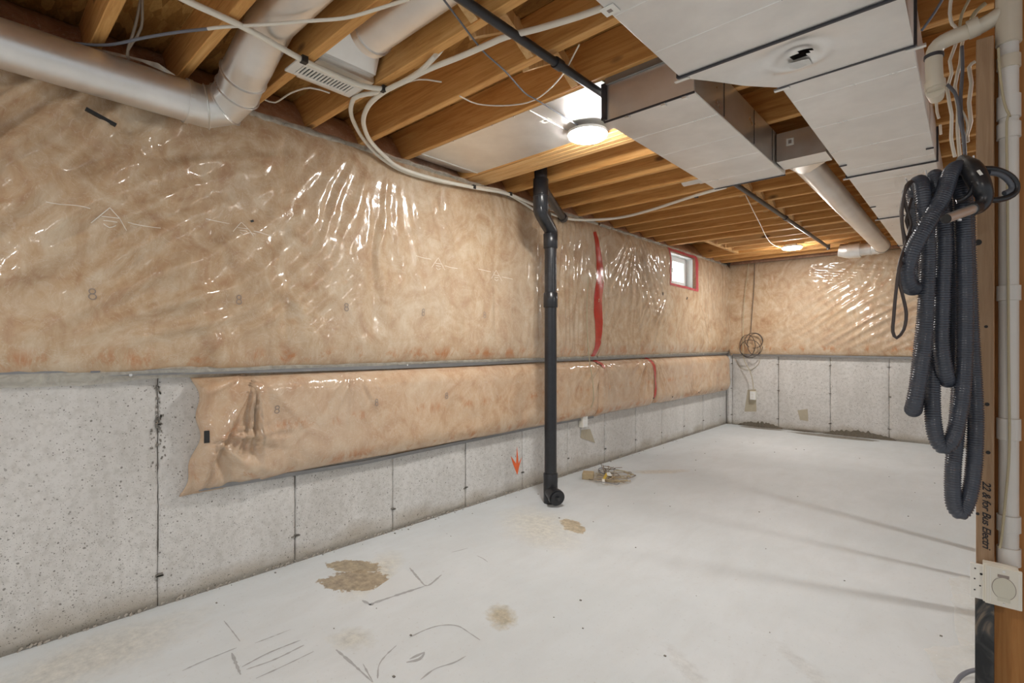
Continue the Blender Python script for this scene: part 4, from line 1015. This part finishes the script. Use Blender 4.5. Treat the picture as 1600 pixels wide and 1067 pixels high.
autosmooth(MB().tube([at_y(1459, 86, YP), at_y(1459, 91, YP)], RP+.003, 28).put('coupling', 'cleat', vp))
autosmooth(MB().tube([at_y(1461, 140, YP), at_y(1463, 152, YP+.05)], [RP+.003, RP-.002], 28).put('end_collar', 'pvc', vp))
cable('low_voltage_cable', [at_y(x, y, 1.878) for x, y in ((1560, 75), (1562, 110), (1567, 150), (1573, 172), (1578, 182), (1573, 190))]+[at_y(x, y, 1.884) for x, y in ((1574, 300), (1575, 420), (1576, 560), (1577, 700), (1571, 780), (1565, 840), (1562, 856))], .003, 'cable_tan', 'thin tan cable running down the front of the vacuum pipe')
# inlet plate
ip = thing('vacuum_inlet', 'ivory square wall inlet plate with hinged flap fixed to the stud', 'inlet', (2.70, 1.84, .52))
P0, P1, P2, P3 = at_y(1540, 879, 1.84), at_y(1597, 895, 1.84), at_y(1595, 959, 1.84), at_y(1538, 940, 1.84)
ix0, ix1, iz0, iz1 = 2.672, 2.742, .470, .570
bevel(MB().box((ix0, 1.832, iz0), (ix1, 1.842, iz1)).put('plate', 'ivory', ip), .002)
bevel(MB().box((ix0-.004, 1.842, iz0-.001), (ix1-.006, 1.872, iz1+.001)).put('back_box', 'ivory', ip), .002)
fc = ((ix0+ix1)/2+.001, (iz0+iz1)/2)
n = 36; mb = MB(); mb2 = MB()
for k in range(n):
    g = 2*PI*k/n; mb.v.append((fc[0]+.022*math.cos(g), 1.8312, fc[1]-.002+.028*math.sin(g))); 
mb.f = [tuple(range(n))]
mb.put('flap', 'ivory_dark', ip, label='round grey green flap')
rg_ = MB().tube([(fc[0]+.0225*math.cos(2*PI*k/n), 1.8315, fc[1]-.002+.0285*math.sin(2*PI*k/n)) for k in range(n+1)], .0007, 6).put('flap_groove', 'printgrey', ip)
MB().box((fc[0]-.012, 1.8305, fc[1]-.036), (fc[0]+.012, 1.832, fc[1]-.026)).put('flap_lip', 'ivory_dark', ip)
MB().box((fc[0]-.012, 1.8308, fc[1]+.026), (fc[0]+.010, 1.8322, fc[1]+.033)).put('hinge', 'printgrey', ip)
for dz in (-.042, .042): MB().tube([(fc[0], 1.8318, fc[1]+dz), (fc[0], 1.8305, fc[1]+dz)], .003, 10).put('screw', 'galv', ip)
for x in np.linspace(ix0+.006, ix1-.006, 14):
    if abs(x-fc[0]) > .024: MB().box((x-.0006, 1.8312, iz0+.006), (x+.0006, 1.832, iz1-.006)).put('plate_rib', 'white', ip)
mp_ = bevel(MB().box((2.643, 1.866, .464), (2.680, 1.8765, .556)).put('mounting_bracket', 'white', ip), .001)
for dx, dz, r_1 in ((.010, .080, .002), (.022, .068, .003), (.009, .052, .002), (.020, .036, .002), (.009, .022, .002), (.030, .010, .003)):
    MB().tube([(2.643+dx, 1.8655, .464+dz), (2.643+dx, 1.8662, .464+dz)], r_1, 10).put('hole_shade_disc', 'slot', ip)  # dark discs painted as the shade in the screw holes
# wires hanging at upper right
wb_ = thing('wire_bundle', 'bundle of cream and grey house wires hanging left of the stud', 'wires', (2.62, 2.1, 2.0))
for i, (pp, mt, r_1, yy) in enumerate((
    ([(1487, -10), (1484, 20), (1488, 38), (1494, 44), (1493, 70), (1484, 95), (1487, 115), (1480, 140), (1487, 180), (1486, 215), (1492, 245)], 'cable', .0045, 2.02),
    ([(1510, 40), (1503, 70), (1500, 100), (1492, 135), (1497, 170), (1496, 200), (1500, 250)], 'cable', .0045, 2.04),
    ([(1503, 72), (1504, 110), (1501, 150), (1503, 190), (1508, 245)], 'cable_grey', .0045, 2.0),
    ([(1480, 132), (1492, 145), (1498, 165), (1500, 190), (1506, 215), (1508, 248)], 'cable_grey', .0045, 1.99),
    ([(1524, 96), (1514, 105), (1518, 130), (1514, 160), (1517, 190), (1511, 210), (1512, 222)], 'cable', .0050, 2.01),
    ([(1514, 0), (1503, 22), (1499, 44)], 'cable_tan', .004, 2.03), ([(1540, 5), (1525, 18), (1518, 30)], 'cable_tan', .006, 2.02),
    ([(1478, -10), (1460, 20), (1440, 48)], 'cable_grey', .004, 2.05), ([(1498, 165), (1508, 182), (1512, 200), (1504, 225)], 'cable', .003, 2.0),
    ([(1463, 160), (1464, 175), (1467, 185)], 'cable', .004, 2.2), ([(1469, 195), (1470, 210)], 'cable', .004, 2.4))):
    tubeobj('wire', [at_y(x, y, yy) for x, y in pp], r_1, mt, wb_, seg=8)

# ------------------------------------------------------------------ vacuum hose hung on the stud
hs = thing('vacuum_hose', 'long dark grey ribbed vacuum hose looped on hooks beside the stud', 'hose', tuple(at_d(1475, 500, 1.15)))
hp_ = [(1508, 268, 1.16), (1498, 262, 1.12), (1485, 272, 1.10), (1472, 309, 1.08), (1450, 348, 1.07), (1428, 387, 1.07), (1417, 421, 1.08), (1420, 446, 1.10), (1432, 448, 1.15), (1440, 425, 1.20),
    (1437, 380, 1.22), (1431, 330, 1.22), (1430, 298, 1.20), (1437, 285, 1.16), (1443, 312, 1.12), (1449, 385, 1.12), (1448, 450, 1.12), (1444, 530, 1.12), (1436, 590, 1.12), (1429, 628, 1.12), (1427, 640, 1.15), (1430, 628, 1.20), (1438, 560, 1.22),
    (1452, 420, 1.22), (1453, 320, 1.22), (1460, 276, 1.18), (1466, 306, 1.14), (1474, 370, 1.13), (1472, 455, 1.13), (1470, 530, 1.13), (1475, 575, 1.13), (1480, 594, 1.16), (1485, 580, 1.21), (1488, 500, 1.23), (1487, 380, 1.23), (1486, 300, 1.21),
    (1494, 274, 1.17), (1502, 306, 1.14), (1506, 370, 1.13), (1508, 460, 1.13), (1507, 545, 1.13), (1504, 605, 1.13), (1498, 650, 1.13), (1488, 686, 1.13), (1474, 699, 1.14), (1462, 680, 1.15), (1457, 640, 1.16), (1457, 580, 1.18), (1462, 500, 1.24), (1472, 400, 1.27), (1484, 310, 1.27),
    (1500, 276, 1.22), (1509, 320, 1.21), (1512, 400, 1.21), (1517, 520, 1.20), (1523, 620, 1.19), (1524, 680, 1.18), (1520, 745, 1.18), (1511, 785, 1.18), (1500, 801, 1.18), (1490, 785, 1.19), (1489, 735, 1.20), (1494, 680, 1.21), (1499, 600, 1.25), (1501, 450, 1.29), (1502, 330, 1.29)]
path = crom([at_d(x, y, 1.19+(k_-1.06)*.62) for x, y, k_ in hp_], .0021)
# resample evenly
L_ = [0]
for a, b_ in zip(path[:-1], path[1:]): L_.append(L_[-1]+(b_-a).length)
tot = L_[-1]; stp = .0020; ev = np.arange(0, tot, stp); arr = np.array([tuple(p) for p in path])
E_ = np.stack([np.interp(ev, L_, arr[:, k]) for k in range(3)], 1)
rad = [.0166+.0018*math.cos(2*PI*s_/.0058) for s_ in ev]
mb = MB().tube([tuple(p) for p in E_], rad, 16)
me_ = bpy.data.meshes.new('ribbed_hose'); me_.from_pydata(mb.v, [], mb.f); me_.update()
link('ribbed_hose', me_, 'hose', hs, smooth=True)
def dn(pp): return [at_d(*p) for p in pp]
pts = crom(dn(((1504, 250, 1.26), (1511, 255, 1.23), (1519, 265, 1.20), (1526, 278, 1.19), (1533, 292, 1.18), (1538, 306, 1.18), (1536, 317, 1.18), (1529, 325, 1.18), (1521, 328, 1.18))), .005)
n = len(pts); prof = [(0, .013), (.10, .0145), (.2, .0155), (.33, .0205), (.5, .0225), (.65, .0205), (.8, .0165), (.9, .0145), (1, .0125)]
rr = [float(np.interp(i/(n-1), [p[0] for p in prof], [p[1] for p in prof])) for i in range(n)]
ha = autosmooth(MB().tube(pts, rr, 24).put('handle', 'handle', hs, label='black moulded handle'))
autosmooth(MB().tube(crom(dn(((1532, 264, 1.20), (1550, 264, 1.19), (1568, 269, 1.19), (1581, 277, 1.19), (1588, 288, 1.19), (1587, 300, 1.19), (1576, 308, 1.19), (1560, 312, 1.19), (1543, 313, 1.19))), .008), .0068, 16).put('loop_grip', 'handle', ha))
autosmooth(MB().tube(crom(dn(((1545, 270, 1.188), (1560, 272, 1.188), (1572, 279, 1.188), (1580, 289, 1.188), (1579, 297, 1.188), (1569, 302, 1.188))), .008), .0058, 14).put('grip_pad', 'grip', ha, label='soft grey pad inside the loop grip'))
tubeobj('trigger', dn(((1494, 315, 1.21), (1508, 310, 1.20), (1517, 300, 1.19), (1522, 288, 1.18))), .0055, 'handle', ha, seg=12)
c1_, c2_ = at_d(1524, 325, 1.17), at_d(1478, 342, 1.13)
autosmooth(MB().tube([c1_, c2_], .0108, 24, caps=False).put('chrome_tube', 'chrome', ha))
dv = (c2_-c1_).normalized()
MB().tube([c2_-dv*.03, c2_-dv*.001], .0098, 24).put('bore_shade_plug', 'slot', ha)  # black plug painted as the shade inside the open tube end
autosmooth(MB().tube([c1_-dv*.008, c1_+dv*.012], .0138, 24).put('tube_collar', 'handle', ha))
MB().tube([(c1_*.45+c2_*.55)-Vector((0, 0, .012)), (c1_*.45+c2_*.55)-Vector((0, 0, .016))], .004, 10).put('tube_button', 'chrome', ha)
p = at_d(1531, 271, 1.165); MB().bar(p+Vector((0, 0, .008))+Vector((-.003, 0, 0)), p+Vector((.003, 0, -.004)), .007, .0012, up=(-.6, .7, 0)).put('badge', 'label', ha, label='small pale badge on the handle')
for x, y in ((1509, 259), (1519, 284), (1541, 313)): 
    p = at_d(x, y, 1.163); MB().tube([p, p+Vector((0, .002, 0))], .0022, 8).put('body_screw', 'slot', ha)
def dn2(pp): return [at_d(x, y, 1.19+(k_-1.06)*.62) for x, y, k_ in pp]
# hanger hooks and their rail
hk = thing('hose_hook', 'wire hook rail carrying the looped vacuum hose', 'hook', tuple(at_d(1470, 262, 1.2)))
tubeobj('rail', dn2(((1428, 296, 1.19), (1455, 296, 1.19), (1480, 297, 1.2), (1510, 296, 1.25), (1528, 296, 1.37))), .006, 'galv', hk, curve=False)
for x, y in ((1415, 279), (1446, 266), (1521, 243)):
    tubeobj('hook_tip', dn2(((x+8, 297, 1.19), (x+4, 288, 1.18), (x, y, 1.17))), .0022, 'galv', hk, seg=8)
# thin black cord loop beside the hose
cd_ = thing('power_cord', 'thin black cord hanging in a long loop left of the vacuum hose', 'cord', tuple(at_d(1405, 450, 1.2)))
tubeobj('cord', dn2(((1424, 283, 1.13), (1416, 290, 1.12), (1410, 320, 1.12), (1410, 355, 1.12), (1418, 385, 1.12), (1416, 400, 1.11), (1405, 420, 1.05), (1400, 455, 1.05), (1396, 500, 1.05), (1395, 518, 1.05), (1401, 528, 1.05), (1412, 515, 1.05), (1416, 490, 1.05), (1410, 460, 1.05), (1404, 435, 1.05), (1406, 410, 1.05), (1417, 375, 1.12), (1423, 350, 1.13), (1416, 325, 1.13), (1412, 300, 1.13), (1420, 285, 1.13))), .0036, 'cable_dark', cd_, seg=8, step=.012)
tubeobj('cord', dn2(((1426, 283, 1.14), (1414, 300, 1.14), (1408, 330, 1.14), (1412, 370, 1.13), (1415, 392, 1.12))), .0036, 'cable_dark', cd_, seg=8, step=.012)
tubeobj('cord', dn2(((1424, 310, 1.15), (1416, 345, 1.14), (1424, 365, 1.14), (1425, 385, 1.14))), .0036, 'cable_dark', cd_, seg=8, step=.012)

# ------------------------------------------------------------------ poly sheet and cable on the floor at the right
def floor_sheet(pix, seed, label):
    P = [at_z(x, y, 0) for x, y in pix]; u = [P[0].lerp(P[1], i/16) for i in range(17)]; l = [P[3].lerp(P[2], i/16) for i in range(17)]
    mb = MB(); rn_ = np.random.RandomState(seed)
    for i in range(17):
        for j in range(13):
            q = u[i].lerp(l[i], j/12); h_ = .004+.016*float(vn(np.array([q.x]), np.array([q.y]), seed, .07, .12)[0])+.004*math.sin(q.x*60+q.y*25)
            mb.v.append((q.x+rn_.uniform(-.006, .006), q.y, max(.002, h_)))
    mb.f = [(i*13+j, i*13+j+1, (i+1)*13+j+1, (i+1)*13+j) for i in range(16) for j in range(12)]
    o = mb.put('plastic_sheet', 'poly_floor', origin=tuple(P[0].lerp(P[2], .5)), smooth=True); return tag(o, label, 'plastic sheet')
floor_sheet(((1482, 905), (1560, 900), (1560, 1030), (1498, 1015)), 61, 'crinkled clear plastic sheet on the floor beside the stud')
floor_sheet(((1445, 1018), (1545, 1010), (1560, 1100), (1480, 1085)), 62, 'lower crinkled clear plastic sheet at the bottom right floor')
gc = tubeobj('grey_cable', [at_z(x, y, .03) for x, y in ((1545, 1046), (1522, 1047), (1506, 1053), (1495, 1064), (1490, 1085))], .007, 'cable_grey', origin=tuple(at_z(1510, 1052, .03)))
tag(gc, 'thick grey cable curving on the floor at the stud foot', 'cable')
